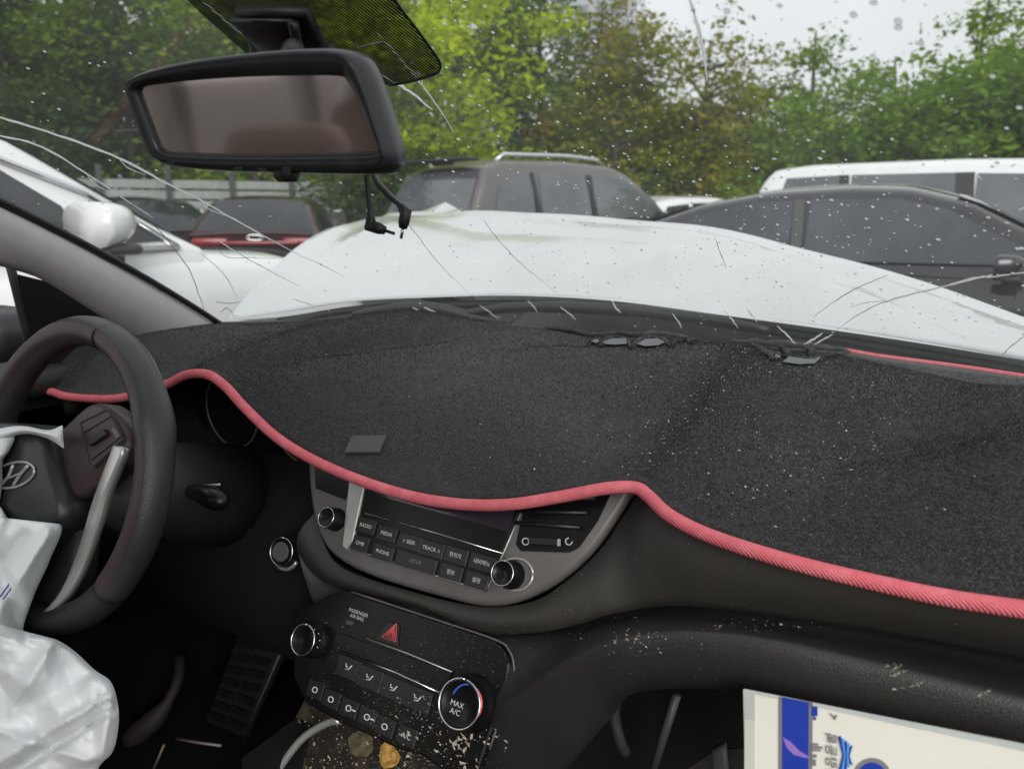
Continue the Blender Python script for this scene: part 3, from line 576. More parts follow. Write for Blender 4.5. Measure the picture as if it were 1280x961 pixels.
CR = [  # points, radius, bright
 ([(-20, 142), (0, 147), (60, 165), (147, 197), (200, 225), (250, 250), (310, 284), (372, 318)], .00095, 1),
 ([(372, 318), (400, 330), (432, 347)], .0005, 1),
 ([(-20, 165), (0, 170), (50, 183), (108, 217), (150, 245), (192, 273)], .0008, 1),
 ([(268, 298), (300, 318), (330, 335), (374, 358)], .0007, 1), ([(364, 373), (385, 380), (403, 388)], .0008, 1),
 ([(470, 40), (490, 62), (510, 85), (545, 130), (568, 168)], .00055, 1), ([(478, 94), (512, 115), (541, 138)], .0009, 1),
 ([(246, -4), (290, 33), (332, 64)], .0008, 1), ([(860, -6), (868, 20), (874, 42), (880, 72), (884, 102)], .0008, 1),
 ([(1240, 344), (1185, 357), (1110, 376), (1070, 395), (1044, 414)], .0006, 1), ([(1110, 343), (1060, 366), (1016, 396)], .0004, 0),
 ([(1180, 358), (1215, 348), (1250, 345), (1300, 338)], .0005, 1),
 ([(516, 384), (526, 390), (537, 397)], .0009, 1), ([(530, 384), (545, 391), (560, 401)], .0010, 1), ([(765, 376), (770, 385), (776, 391)], .0009, 1),
 ([(934, 386), (940, 394), (946, 402)], .0009, 1), ([(905, 388), (914, 398), (922, 410)], .0006, 1), ([(972, 408), (985, 420), (994, 430)], .0007, 1),
 ([(1005, 430), (1015, 425), (1027, 417)], .0010, 1), ([(1018, 430), (1030, 424), (1040, 418)], .0008, 1), ([(600, 382), (612, 390), (624, 400)], .0006, 1), ([(700, 384), (712, 392), (720, 400)], .0006, 1),
 ([(500, 268), (520, 292), (545, 325), (585, 366)], .00042, 0), ([(604, 274), (620, 296), (650, 328), (696, 366)], .00042, 0), ([(893, 297), (900, 315), (908, 336)], .0004, 0),
 ([(165, 255), (205, 295), (235, 335), (250, 372), (257, 396)], .0007, 0), ([(250, 315), (280, 343), (296, 372)], .0005, 0), ([(268, 307), (285, 322), (310, 322), (350, 323)], .0005, 0),
 ([(147, 197), (160, 210), (182, 219)], .0004, 1), ([(250, 250), (262, 262), (284, 270)], .0004, 1), ([(108, 217), (118, 230), (136, 240)], .0004, 1), ([(510, 85), (524, 96), (530, 112)], .0004, 1), ([(445, 60), (465, 55), (482, 52)], .0005, 1), ([(1110, 376), (1085, 378), (1062, 384)], .0004, 1), ([(840, 392), (848, 402), (852, 410)], .0006, 1), ([(660, 376), (668, 384), (672, 392)], .0006, 1), ([(1280, 420), (1265, 432), (1250, 446)], .0004, 0), ([(270, 377), (285, 379), (300, 377)], .0008, 0), ([(276, 390), (284, 385), (293, 394)], .0008, 0)]
for pts, rd, br_ in CR:
    P = []
    sp = spl(pts, len(pts) * 5); tt = np.linspace(0, 1, len(sp))
    for k, (a, b) in enumerate(sp): P.append(PWS(a + random.uniform(-.5, .5), b + random.uniform(-.5, .5), -.0005)[0])
    rd = rd * (1.6 if br_ else 1.1)
    rr = [rd * (.25 + .75 * math.sin(math.pi * min(1, .12 + .82 * t))) * random.uniform(.75, 1.15) for t in tt]
    tube('crack', P, rr, M['crack'] if br_ else M['crack_dim'], glass, 5)
# rain drops on the outside of the glass
mb = MB(); rd_ = random.Random(5)
def drop(px, py, r):
    p, n = PWS(px, py, 0.); n = -n; a = np.cross(n, A(1, 0, 0)); a /= np.linalg.norm(a); b = np.cross(n, a); rows = []
    ex = rd_.uniform(.8, 1.4); base = p + n * .0006
    for ph in (0, 30, 60):
        rows.append([base + (a * math.cos(t) * ex + b * math.sin(t)) * r * math.cos(R(ph)) + n * r * .62 * math.sin(R(ph)) for t in np.linspace(0, 2 * math.pi, 9)[:-1]])
    v, f = grid(rows, True); v = list(v) + [base + n * r * .62]; k = len(v) - 1
    f = f + [(16 + i, 16 + (i + 1) % 8, k) for i in range(8)] + [tuple(range(8))[::-1]]; mb.add(v, f)
for i in range(1000):
    if i < 640: px, py = rd_.uniform(480, 1280), rd_.uniform(0, 420)
    elif i < 870: px, py = rd_.gauss(900, 170), rd_.gauss(270, 70)
    else: px, py = rd_.uniform(0, 480), rd_.uniform(60, 400)
    if py > 435 + (px - 1280) * .04 or py < -10: continue
    if px > 880 and py < 190 and rd_.random() < .6: continue
    drop(px, py, .0007 + .0013 * rd_.random() ** 2.0)
for px, py in ((1122, 28), (1122, 36), (1066, 20), (908, 15), (1045, 82), (1091, 5)): drop(px, py, .0024)
tag(mb.build('raindrop_spatter', M['drop'], glass), None, None, None, 'stuff')
# dotted ceramic band round the mirror foot
fm = bpy.data.materials.new('dotted_band'); fm.use_nodes = True; t = fm.node_tree; t.nodes.clear(); L_ = t.links.new
out = t.nodes.new('ShaderNodeOutputMaterial'); tr = t.nodes.new('ShaderNodeBsdfTransparent'); df = t.nodes.new('ShaderNodeBsdfDiffuse'); df.inputs['Color'].default_value = (.035, .036, .037, 1)
tc = t.nodes.new('ShaderNodeTexCoord'); wv_ = t.nodes.new('ShaderNodeTexWave'); wv_.wave_type = 'BANDS'; wv_.bands_direction = 'X'; wv_.inputs['Scale'].default_value = 88
mp = t.nodes.new('ShaderNodeMapping'); mp.inputs['Rotation'].default_value = (0, 0, R(14))
rp = t.nodes.new('ShaderNodeMapRange'); rp.inputs['From Min'].default_value = .55; rp.inputs['From Max'].default_value = .80; rp.inputs['To Max'].default_value = .48
mx = t.nodes.new('ShaderNodeMixShader'); L_(tc.outputs['Object'], mp.inputs['Vector']); L_(mp.outputs[0], wv_.inputs['Vector']); L_(wv_.outputs['Fac'], rp.inputs['Value']); L_(rp.outputs[0], mx.inputs[0]); L_(df.outputs[0], mx.inputs[1]); L_(tr.outputs[0], mx.inputs[2]); L_(mx.outputs[0], out.inputs['Surface'])
poly = [(222, -18), (250, 10), (290, 46), (322, 74), (380, 90), (440, 97), (488, 102), (518, 96), (543, 88), (551, 82), (551, 72), (540, 55), (522, 30), (503, 5), (488, -18)]
P = [PWS(a, b, .0035)[0] for a, b in poly]; c_ = PWS(390, 30, .0035)[0]
# a fan of small strips so that the band follows the curved glass
rows = [[c_ + (q - c_) * k for q in P + [P[0]]] for k in (.02, .35, .7, 1.)]
rows = [[PWS(*(A(390, 30) + (A(*q) - A(390, 30)) * k), .0035)[0] for q in poly + [poly[0]]] for k in (.02, .35, .7, 1.)]
mk('dotted_band', *grid(rows), fm, glass)
tube('band_edge', [PWS(a, b, .004)[0] for a, b in spl(poly[6:], 40)], .0013, M['rubber'], glass, 6)

# ---- hood, fender, cowl, wipers
REAR = lambda x: 1.40 - .42 * x * x
HR = [(286, 398), (360, 388), (440, 376), (545, 371), (640, 369), (760, 375), (900, 393), (1040, 412), (1160, 430), (1280, 450), (1420, 475)]
HT = [(478, 270), (500, 269), (540, 269), (590, 268), (660, 271), (760, 279), (885, 290), (1000, 320), (1110, 348), (1262, 400), (1420, 462)]
HY = [1.98, 1.96, 1.93, 1.90, 1.87, 1.82, 1.76, 1.70, 1.66, 1.60, 1.55]
ra = spl([PF(a, b, REAR) for a, b in HR], 61); ri = spl([PY(a, b, y) for (a, b), y in zip(HT, HY)], 61)
rows = []
for s in np.linspace(0, 1, 25):
    row = []
    for j in range(61):
        q = ra[j] + (ri[j] - ra[j]) * s; k = j / 60
        q = q + A(0, 0, .022 * math.sin(math.pi * s) * (1 - .4 * k) + .035 * math.exp(-(k / .05) ** 2) * math.sin(math.pi * s) + (.002 * sn(q, 4, 3) + .0012 * sn(q, 11, 1)) * math.sin(math.pi * s))
        # sharp buckles and creases across the sheet
        for (k0, k1, wd, am) in ((.03, .20, .16, .034), (.40, .30, .16, -.022), (.55, .66, .22, .020), (.90, .72, .10, -.018)):
            q[2] += am * max(0, 1 - abs(k - (k0 + (k1 - k0) * s)) / wd) * math.sin(math.pi * min(1, s * 1.0)) ** .7
        for (s0, am) in ((.70, -.008),):
            q[2] += am * max(0, 1 - abs(s - s0 - .12 * math.sin(k * 7)) / .16) * (1 if .1 < k < .75 else .4)
        row.append(q)
    rows.append(row)
for s, dz in ((.05, .012), (.14, -.03), (.35, -.12), (.7, -.30), (1.0, -.55)):
    row = []
    for j in range(61):
        k = j / 60; q = ri[j] + A(0, s * .75, dz + .02 * sn(ri[j], 5, s * 3) * min(1, s * 3))
        if .06 < s < .2: q[2] += .078 * max(0, 1 - abs(k - .18) / (.13 if k < .18 else .11))
        row.append(q)
    rows.append(row)
hood = mk('hood', *grid(rows), M['white'], car_root); hm_ = hood.modifiers.new('creases', 'EDGE_SPLIT'); hm_.split_angle = R(4); part(hood, 'crumpled white hood folded upward')
rim_ = tube('hood_edge', [q + A(0, .010, .003) for q in ra], .0045, M['white'], hood, 6)
sealh = tube('hood_seal', [q + A(0, .025, -.020) for q in spl(ra[4:], 50)], .009, M['rubber'], hood, 6)
fen = [[A(x, y, z + .02 * sn((x, y, z), 4, 8)) for (x, z) in ((-.735, 1.055 - (y - .9) * .07), (-.80, 1.045 - (y - .9) * .07), (-.87, .99 - (y - .9) * .08), (-.92, .86), (-.93, .62))] for y in np.linspace(.75, 2.3, 14)]
mk('fender', *grid(fen), M['white'], car_root)
rows = []
for x in np.linspace(-.74, .86, 41):
    a = WS(x / .70, -.02) if abs(x) <= .7 else WS(math.copysign(1, x), -.02) + A(x - math.copysign(.7, x), 0, 0)
    b = A(x, REAR(x) + .10, 1.02)
    rows.append([a + A(0, 0, -.01), a + (b - a) * .3 + A(0, 0, -.02), a + (b - a) * .65 + A(0, 0, -.015), b, b + A(0, .10, -.22)])
cowl = mk('cowl', *grid(rows), M['cowl'], car_root); part(cowl, 'black cowl panel below the windscreen')
wl = spl([PY(290, 402, 1.12), PY(380, 396, 1.25), PY(470, 386, 1.34), PY(533, 378, 1.38)], 20); wl2 = wl + A(0, .03, -.06)
mk('cowl_corner', *grid([wl + A(0, .0, .004), wl + A(0, -.06, -.02), wl + A(0, -.10, -.10)]), M['white'], car_root)
for pts in ([(440, 393), (500, 384), (545, 385), (600, 398), (640, 402)], [(545, 398), (640, 384), (760, 386), (880, 398), (960, 412)]):
    P = spl([PF(a, b, lambda x: REAR(x) - .10) for a, b in pts], 24)
    wp = tube('wiper', P, [.006 + .006 * math.sin(math.pi * k / 23) for k in range(24)], M['rubber'], car_root, 8)

# ---- shell: roof, pillars, doors, floor, seats (seen in the mirror and from the side)
rows = []
for y in np.linspace(.14, -2.4, 14):
    k = max(0, (-y - .9) / 1.5)
    rows.append([A(x, y - .12 * (x / .6) ** 2 * (y > 0), 1.545 + .02 * (1 - (x / .6) ** 2) - .05 * abs(x / .6) ** 3 - .10 * k * k) for x in np.linspace(-.62, .62, 15)])
def holed(rs, dz):                                        # roof sheet with an unseen opening added to light the cabin
    v, f = grid([[q + A(0, 0, dz) for q in r] for r in rs]); v = np.array(v)
    return v, [q for q in f if not (abs(v[list(q), 0].mean()) < .42 and -1.35 < v[list(q), 1].mean() < -.16)]
rf = mk('roof', *holed(rows, 0), M['headliner'], car_root)
mk('roof_skin', *holed(rows, .05), M['white'], rf)
mk('added_sunroof', *grid([[q + A(0, 0, .045) for q in r[2:13]] for r in rows[1:9]]), glass_mat('added_sunroof_glass', (.75, .78, .78), (.02, .05)), rf)  # unseen roof glass, added so more daylight reaches the cabin
tube('roof_header', [WS(u, 1.0) + A(0, 0, .012) for u in np.linspace(-1.05, 1.05, 24)], .030, M['headliner'], rf, 8)
def pillar(name, side):
    top = [A(side * .70, .92, 1.075)]
    rows = []
    pb = [(-330, 190), (-180, 265), (-60, 312), (0, 332), (50, 348), (100, 378), (140, 404), (170, 425), (205, 455)]
    inner = [PX(a, b, -.60 - .0135 * i) for i, (a, b) in enumerate(pb)]
    inner = spl(inner, 30)
    outer = [WS(-1, v) for v in np.linspace(.93, -.10, 30)]
    for a, b in zip(outer, inner):
        a = a + A(.004, -.016, .0); m_ = (a + b) / 2; bul = A(.030, -.030, .012)
        rows.append([a, a + (b - a) * .12 + bul * .55, a + (b - a) * .35 + bul, a + (b - a) * .65 + bul * .9, a + (b - a) * .9 + bul * .4, b, b + A(-.02, .03, .0)])
    v, f = grid(rows); v = np.array(v)
    if side > 0: v[:, 0] *= -1
    return part(mk(name, v, f, M['pillar'], car_root), 'light grey cloth-covered windscreen pillar')
pillar('windshield_pillar', -1); pillar('windshield_pillar', 1)
for s in (-1, 1):
    for yy in (-.80, -1.65): mk('door_pillar', *box_vf((s * .72, yy, 1.26), (.09, .12, .62), 0, .03), M['pillar'], car_root)
    tube('roof_side_rail', [(s * .59, .10, 1.48), (s * .62, -.3, 1.53), (s * .63, -1.2, 1.53), (s * .62, -2.2, 1.46)], .045, M['headliner'], car_root, 8)
# driver's door: panel below the window line, black mirror corner, outside mirror
dp = mk('door', *box_vf((-.815, -.05, .70), (.10, 1.50, .62), 0, .03), M['plastic'], car_root)
box('door_top', (-.79, .0, 1.015), (.13, 1.44, .05), M['plastic'], dp, 0, .02)
cpoly = [PX(a, b, -.765) for a, b in ((18, 342), (60, 352), (110, 385), (140, 405), (165, 425), (120, 470), (80, 470), (38, 440))]
slab('mirror_corner', cpoly, (1, 0, 0), .012, M['deep'], dp, .003)
tube('window_frame', [PX(a, b, -.76) for a, b in ((5, 300), (20, 360), (32, 410), (42, 450))], .007, M['rubber'], dp, 8)
box('side_mirror', tuple(PX(2, 422, -1.0)), (.20, .14, .11), M['trim'], car_root, 0, .04)
box('floor', (0, -.6, .33), (1.56, 3.6, .04), M['deep'], car_root)
for s in (-1,):
    box('sill', (s * .78, -.6, .45), (.10, 3.4, .22), M['deep'], car_root, 0, .03)
box('rear_door', (-.80, -1.4, .76), (.10, 1.3, .70), M['plastic'], car_root, 0, .04)
box('rear_wall', (0, -2.42, .80), (1.5, .10, .8), M['seat'], car_root, 0, .04)
for x_ in (-.42, .42): mk('rear_headrest', *box_vf((x_, -1.76, 1.36), (.28, .10, .16), 0, .045), M['seat'], car_root)
for x_ in (-.66, .66): tube('rear_pillar', [(x_, -1.75, 1.0), (x_ * .96, -2.0, 1.3), (x_ * .90, -2.2, 1.5)], .07, M['pillar'], car_root, 10)
tube('seat_belt', [(-.66, -.78, 1.36), (-.60, -.66, 1.15), (-.52, -.55, .95)], .018, M['bezel'], car_root, 8, sq=.15)
box('rear_bench', (0, -1.35, .62), (1.30, .55, .30), M['seat'], car_root, 0, .08)
box('rear_backrest', (0, -1.72, .98), (1.30, .18, .60), M['seat'], car_root, 0, .07)
def seat(x, y):
    s_ = mk('front_seat', *box_vf((x, y, .58), (.50, .50, .22), 0, .07), M['seat'], car_root)
    mk('backrest', *box_vf((x, y - .32, .86), (.50, .16, .58), 0, .06, [[1, 0, 0], [0, 1, -.22], [0, 0, 1]]), M['seat'], s_)
    mk('headrest', *box_vf((x, y - .42, 1.20), (.27, .10, .15), 0, .045), M['seat'], s_)
seat(-.37, -.22)
box('tunnel', (0, -.1, .46), (.22, 1.0, .26), M['deep'], car_root, 0, .04)

# ---- dash mat (a thing of its own lying on the dashboard)
FT = [(20, 478, .60), (65, 487, .615), (90, 494, .62), (150, 496, .62), (207, 480, .62), (235, 467, .62), (262, 466, .62), (285, 481, .62), (310, 508, .62), (350, 545, .62), (400, 575, .62), (460, 600, .615), (520, 618, .612), (580, 627, .612), (640, 627, .615), (700, 618, .625), (760, 607, .635), (795, 606, .64), (812, 616, .632), (838, 640, .61), (880, 662, .595), (940, 683, .582), (1010, 703, .575), (1090, 722, .57), (1180, 741, .565), (1280, 756, .56), (1480, 785, .555)]
front = spl([PY(a, b, y) for a, b, y in FT], 220)
fx = np.array([q[0] for q in front])
RT = [(60, 455, .72), (110, 432, .76), (165, 409, .80), (230, 404, .88), (300, 401, .95), (400, 399, 1.04), (480, 396, 1.09), (540, 394, 1.12), (600, 400, 1.13), (680, 408, 1.14), (740, 414, 1.14), (850, 425, 1.14), (960, 434, 1.12), (1040, 437, 1.10), (1100, 446, 1.08), (1200, 459, 1.06), (1280, 471, 1.04), (1480, 505, .95)]
rear = spl([PY(a, b, y) for a, b, y in RT], 220)
rx_ = np.array([q[0] for q in rear]); o1 = np.argsort(rx_); rxs, rys, rzs = rx_[o1], rear[o1, 1], rear[o1, 2]
NX, NS = 150, 46; rows = []
for s in np.linspace(0, 1, NS):
    row = []
    for j in range(NX):
        k = j / (NX - 1); i = k * 219; i0 = min(int(i), 218); fpt = front[i0] + (front[i0 + 1] - front[i0]) * (i - i0)
        xr = -.80 + (fpt[0] + .80) * 1.0
        rpt = A(np.clip(fpt[0], rxs[0], rxs[-1]), np.interp(fpt[0], rxs, rys), np.interp(fpt[0], rxs, rzs))
        rpt[0] = fpt[0] if abs(fpt[0] - rpt[0]) > 1e-6 else rpt[0]
        e = s ** 1.0
        q = rpt + (fpt - rpt) * A(e, e, 0)
        drop_ = rpt[2] - fpt[2]
        prof = .25 * s + .75 * s ** 4.5                       # flat top, rolling down at the front lip
        q[2] = rpt[2] - drop_ * prof + .010 * math.sin(math.pi * s)
        env = math.sin(math.pi * min(1, s * 1.02)) ** .7 if 0 < s < .98 else 0
        q[2] += env * (.026 * sn((q[0], q[1], 0), 4.2, 1) + .009 * sn((q[0], q[1], 0), 9, 5) + .002 * sn((q[0], q[1], 0), 24, 2))
        q[2] += env * .028 * math.exp(-((q[0] - .62 - (q[1] - .8) * .5) / .09) ** 2) - env * .022 * math.exp(-((q[0] - .44 - (q[1] - .8) * .3) / .07) ** 2)
        q[2] += env * .012 * math.exp(-((q[0] + .42 - (q[1] - .8) * .25) / .09) ** 2) - env * .010 * math.exp(-((q[0] + .30 - (q[1] - .75) * .35) / .022) ** 2)
        row.append(q)
    rows.append(row)
mat_top = np.array(rows)
matr = mk('dash_mat', *grid(rows), M['carpet'], None)
tag(matr, 'black carpet dash mat with pink piping draped over the dashboard', 'dash mat')
md = matr.modifiers.new('thick', 'SOLIDIFY'); md.thickness = .005; md.offset = 1
pip = tube('piping', [q + A(0, -.004, -.001) for q in front], .0063, M['pink'], matr, 12); part(pip, 'pink woven piping along the front edge of the mat')
rr = [q for q in spl([PY(a, b - 2, y + .004) for a, b, y in ((1030, 438, 1.10), (1060, 440, 1.09), (1100, 447, 1.08), (1200, 460, 1.06), (1280, 472, 1.04), (1400, 490, .99))], 40)]
part(tube('piping', rr, .0032, M['pink'], matr, 8), 'pink piping on the far edge of the mat')
def mat_z(x, y):
    c = mat_top.reshape(-1, 3); k = np.argmin((c[:, 0] - x) ** 2 + (c[:, 1] - y) ** 2); return c[k]
# torn folds at the far edge, grey backing in the holes
_mtri = None
def onmat(px, py, up=.004):
    """where the pixel's ray meets the mat (smooth interpolation inside the hit cell)"""
    d = ray(px, py); lo = None
    for t in np.linspace(.45, 1.9, 700):
        q = CAM + d * t; k = np.clip(np.searchsorted(fx, q[0]) / 219 * (NX - 1), 0, NX - 1.001); j = int(k); a = k - j
        col = mat_top[:, j] * (1 - a) + mat_top[:, j + 1] * a
        if not (col[-1, 1] <= q[1] <= col[0, 1] + .05): continue
        z = np.interp(q[1], col[::-1, 1], col[::-1, 2])
        if q[2] < z: return q + A(0, 0, up)
    return CAM + d * (1.12 / d[1]) + A(0, 0, up)
M['backing'] = mat('grey_backing', (.14, .145, .155), .7)
for pts in ([(752, 430), (766, 426), (784, 426), (783, 433), (768, 434), (756, 433)], [(796, 433), (806, 427), (822, 426), (831, 431), (822, 435), (806, 436)], [(978, 456), (986, 449), (1004, 452), (1026, 450), (1018, 458), (998, 459)], [(738, 429), (746, 426), (750, 429), (745, 432)], [(962, 446), (972, 444), (976, 451), (966, 450)]):
    v = [onmat(a, b, .0042) for a, b in pts]; slab('torn_backing', v, (0, -.5, .86), .0006, M['backing'], matr)
fold_pts = []
for pts, r0 in (([(684, 411), (705, 414), (728, 418), (748, 421), (772, 418), (796, 421), (820, 418), (845, 421), (872, 427)], .008), ([(735, 434), (740, 428), (746, 425), (751, 429), (753, 434)], .0035), ([(750, 435), (754, 428), (768, 423), (783, 426), (789, 436)], .0048), ([(790, 437), (797, 428), (814, 423), (831, 427), (840, 436)], .0050), ([(838, 434), (846, 428), (858, 427), (866, 431)], .004),
                ([(915, 427), (935, 429), (955, 430), (980, 431), (1005, 434), (1032, 437), (1062, 441)], .008), ([(940, 431), (950, 437), (960, 444), (966, 452)], .0055), ([(962, 440), (975, 446), (990, 449), (1006, 451), (1022, 449), (1036, 446), (1056, 443)], .0052), ([(974, 433), (982, 439), (986, 447)], .0045), ([(1006, 435), (1014, 440), (1014, 449)], .0045)):
    P = spl(pts, len(pts) * 5); N_ = len(P)
    path = [onmat(a, b, .002 + .003 * abs(sn((i, 3, 0), .23, r0 * 700))) for i, (a, b) in enumerate(P)]
    v, f = tube_vf(path, [r0 * (.35 + .65 * math.sin(math.pi * (i + .5) / N_)) * (1 + .35 * sn((i, 0, 0), .3, r0 * 900)) for i in range(N_)], 12, True, .62)
    v = np.array([q + A(1, 1, 1) * .0015 * sn(q, 90, 2) for q in v]); mk('torn_fold', v, f, M['carpet'], matr); fold_pts.append(v)
fp = np.concatenate(fold_pts); k_ = rng.integers(0, len(fp), 9000); B_ = fp[k_] + rng.normal(size=(9000, 3)) * .0012
tp_ = rng.normal(size=(9000, 3)) + A(0, -.3, .6); tp_ /= np.linalg.norm(tp_, axis=1)[:, None]; sd_ = np.cross(tp_, rng.normal(size=(9000, 3))); sd_ /= np.linalg.norm(sd_, axis=1)[:, None]
tag(mk('fold_pile', np.stack([B_ - sd_ * .0004, B_ + sd_ * .0004, B_ + tp_ * .0032], 1).reshape(-1, 3), np.arange(27000).reshape(-1, 3).tolist(), M['pile'], matr, False), None, None, None, 'stuff')
# lint
mb = MB(); rl = random.Random(3)
for i in range(1700):
    if i < 1100: q = mat_top[rl.randint(6, NS - 3), rl.randint(80, NX - 20)]
    else: q = mat_top[rl.randint(6, NS - 2), rl.randint(20, NX - 10)]
    q = q + A(rl.uniform(-.006, .006), rl.uniform(-.006, .006), .0026); r0 = .00035 + .0009 * rl.random() ** 4
    v = [q + A(rl.uniform(-1, 1), rl.uniform(-1, 1), rl.uniform(-.2, 1)) * r0 * 1.4 for _ in range(4)]; mb.add(v, [(0, 1, 2), (0, 2, 3), (0, 3, 1), (1, 3, 2)])
tag(mb.build('lint', M['lint'], matr, False), None, None, None, 'stuff')
n_p = 210000; ii = rng.uniform(1, NS - 2, n_p); jj = rng.uniform(0, NX - 1.01, n_p); i0 = ii.astype(int); j0 = jj.astype(int); fi = (ii - i0)[:, None]; fj = (jj - j0)[:, None]
B_ = mat_top[i0, j0] * (1 - fi) * (1 - fj) + mat_top[i0 + 1, j0] * fi * (1 - fj) + mat_top[i0, j0 + 1] * (1 - fi) * fj + mat_top[i0 + 1, j0 + 1] * fi * fj + A(0, 0, -.0003)
tp_ = rng.normal(size=(n_p, 3)) * A(.6, .6, .25) + A(0, -.1, .9); tp_ /= np.linalg.norm(tp_, axis=1)[:, None]; sd_ = np.cross(tp_, rng.normal(size=(n_p, 3))); sd_ /= np.linalg.norm(sd_, axis=1)[:, None]
ln_ = rng.uniform(.0016, .0042, n_p)[:, None]; V_ = np.stack([B_ - sd_ * .00038, B_ + sd_ * .00038, B_ + tp_ * ln_], 1).reshape(-1, 3)
tag(mk('carpet_pile', V_, np.arange(3 * n_p).reshape(-1, 3).tolist(), M['pile'], matr, False), None, None, None, 'stuff')
# small grey pad lying on the mat
pp = [onmat(a, b, .006) for a, b in ((431, 572), (441, 551), (484, 551), (475, 572))]
pd = slab('adhesive_pad', pp, (0, -.3, .95), .0025, mat('pad_grey', (.06, .06, .062), .55), None, .0008)
tag(pd, 'small grey square pad stuck on the dash mat near the pink piping', 'pad')

# ---- dashboard: passenger side
Sn = A(0, -.875, .485); Su = A(0, .485, .875); S0 = A(0, .61, .885)
def PS(px, py, off=0.): return PN(px, py, S0 + Sn * off, Sn)
def SA(a, b, off=0.): return S0 + A(a, 0, 0) + Su * b + Sn * off
def ab(px, py, off=0.): q = PS(px, py, off); return q[0], float(np.dot(q - S0, Su))
def fr_at(px):                                            # point on the mat's front edge above pixel column
    k = np.argmin([abs(((q - CAM) @ _r) / ((q - CAM) @ _f) * FPX + 640 - px) for q in front]); return front[k]
T = [PS(394, 640, .004), PS(404, 676, .004), PS(430, 710, .004), PS(520, 740, .004), PS(600, 757, .004), PS(665, 751, .004), PS(712, 722, .004), PS(752, 684, .004), PS(782, 640, .004)] + [fr_at(px) + A(0, .012, -.002) for px in (806, 860, 960, 1100, 1280, 1420)]
C1 = [(372, 690, .60), (392, 716, .60), (425, 735, .60), (520, 758, .60), (600, 790, .595), (670, 790, .595), (715, 782, .60), (752, 770, .605), (785, 763, .61), (815, 758, .61), (865, 757, .605), (960, 768, .60), (1100, 789, .60), (1280, 823, .60), (1420, 850, .60)]
B1 = [(480, 1000, .57), (520, 1000, .565), (560, 1000, .56), (580, 985, .56), (600, 930, .55), (640, 885, .545), (690, 845, .54), (735, 820, .535), (775, 806, .53), (815, 800, .53), (870, 797, .53), (960, 806, .53), (1100, 838, .53), (1280, 882, .53), (1420, 912, .53)]
B2 = [(520, 1060, .57), (560, 1060, .565), (600, 1060, .56), (620, 1050, .56), (640, 1020, .56), (680, 985, .555), (715, 945, .55), (745, 910, .55), (768, 880, .55), (800, 864, .55), (870, 860, .55), (960, 870, .55), (1100, 909, .55), (1280, 962, .55), (1420, 992, .55)]
NC = 90
cT = spl(T, NC); cC = spl([PY(*q) for q in C1], NC); cB1 = spl([PY(*q) for q in B1], NC); cB2 = spl([PY(*q) for q in B2], NC)
rows = []
for s in np.linspace(0, 1, 12): rows.append([cT[j] + (cC[j] - cT[j]) * s + A(0, -.012, .004) * math.sin(math.pi * s) for j in range(NC)])
rows_panel = rows[:]
rows.append([q + A(0, .03, -.012) for q in cC])
dash = mk('dashboard', *grid(rows), M['panel'], car_root); part(dash, 'dark dusty dashboard panel below the pink piping')
rows = []
prof = spl([A(0, 0, 0), A(.22, 0, 0), A(.5, 0, 0), A(.8, 0, 0), A(1, 0, 0)], 17)
for s in np.linspace(0, 1, 19):
    row = []
    for j in range(NC):
        a = cC[j] + A(0, .022, -.007); b = cB1[j]; c = cB2[j]; d = c + A(0, .045, -.012)
        P = [a, a + A(0, -.02, -.004), b + A(0, -.006, .004) + (a - b) * .25, b, b + (c - b) * .5 + A(0, -.012, -.004), c, d]
        row.append(P)
    rows.append(row)
cols = np.array([spl(rows[0][j], 22) for j in range(NC)]).transpose(1, 0, 2)
bol = mk('padded_bolster', *grid(cols), M['leather'], dash); part(bol, 'scuffed black padded bolster over the glovebox')
# open glovebox cavity
cv = MB()
back = [(.16, .86, .90), (.80, .86, .92), (.80, .86, .45), (.16, .86, .45)]
v, f = box_vf((.52, .90, .70), (.86, .04, .60)); cv.add(v, f)
v, f = box_vf((.52, .74, .47), (.86, .36, .03)); cv.add(v, f)
v, f = box_vf((.19, .78, .64), (.03, .26, .36)); cv.add(v, f)
gb = cv.build('glovebox', M['deep'], car_root, False)
gp = spl([PY(770, 868, .60), PY(768, 895, .60), PY(775, 925, .60), PY(782, 940, .605)], 14); tube('inner_rib', gp, .006, M['plastic'], gb, 8)
tube('damper_rod', [PY(846, 868, .66), PY(815, 965, .66)], .0045, M['bezel'], gb, 8)
mk('latch_tab', *slab_vf([PY(a, b, .70) for a, b in ((893, 930), (908, 926), (912, 965), (895, 965))], (0, -1, 0), .012, .003), M['printdim'], gb)
mk('paper_edge', *slab_vf([PY(a, b, .72) for a, b in ((835, 975), (895, 935), (935, 932), (940, 985), (835, 985))], (0, -1, .2), .004), mat('dim_paper', (.09, .085, .08), .8), gb, False)
# lower passenger dash flank going down to the console
rows = [[cB1[j] * (1 - s) + (cB1[j] + A(-.02, .10, -.45)) * s for j in range(0, 30)] for s in np.linspace(0, 1, 4)]
mk('console_flank', *grid(rows), M['panel'], dash)
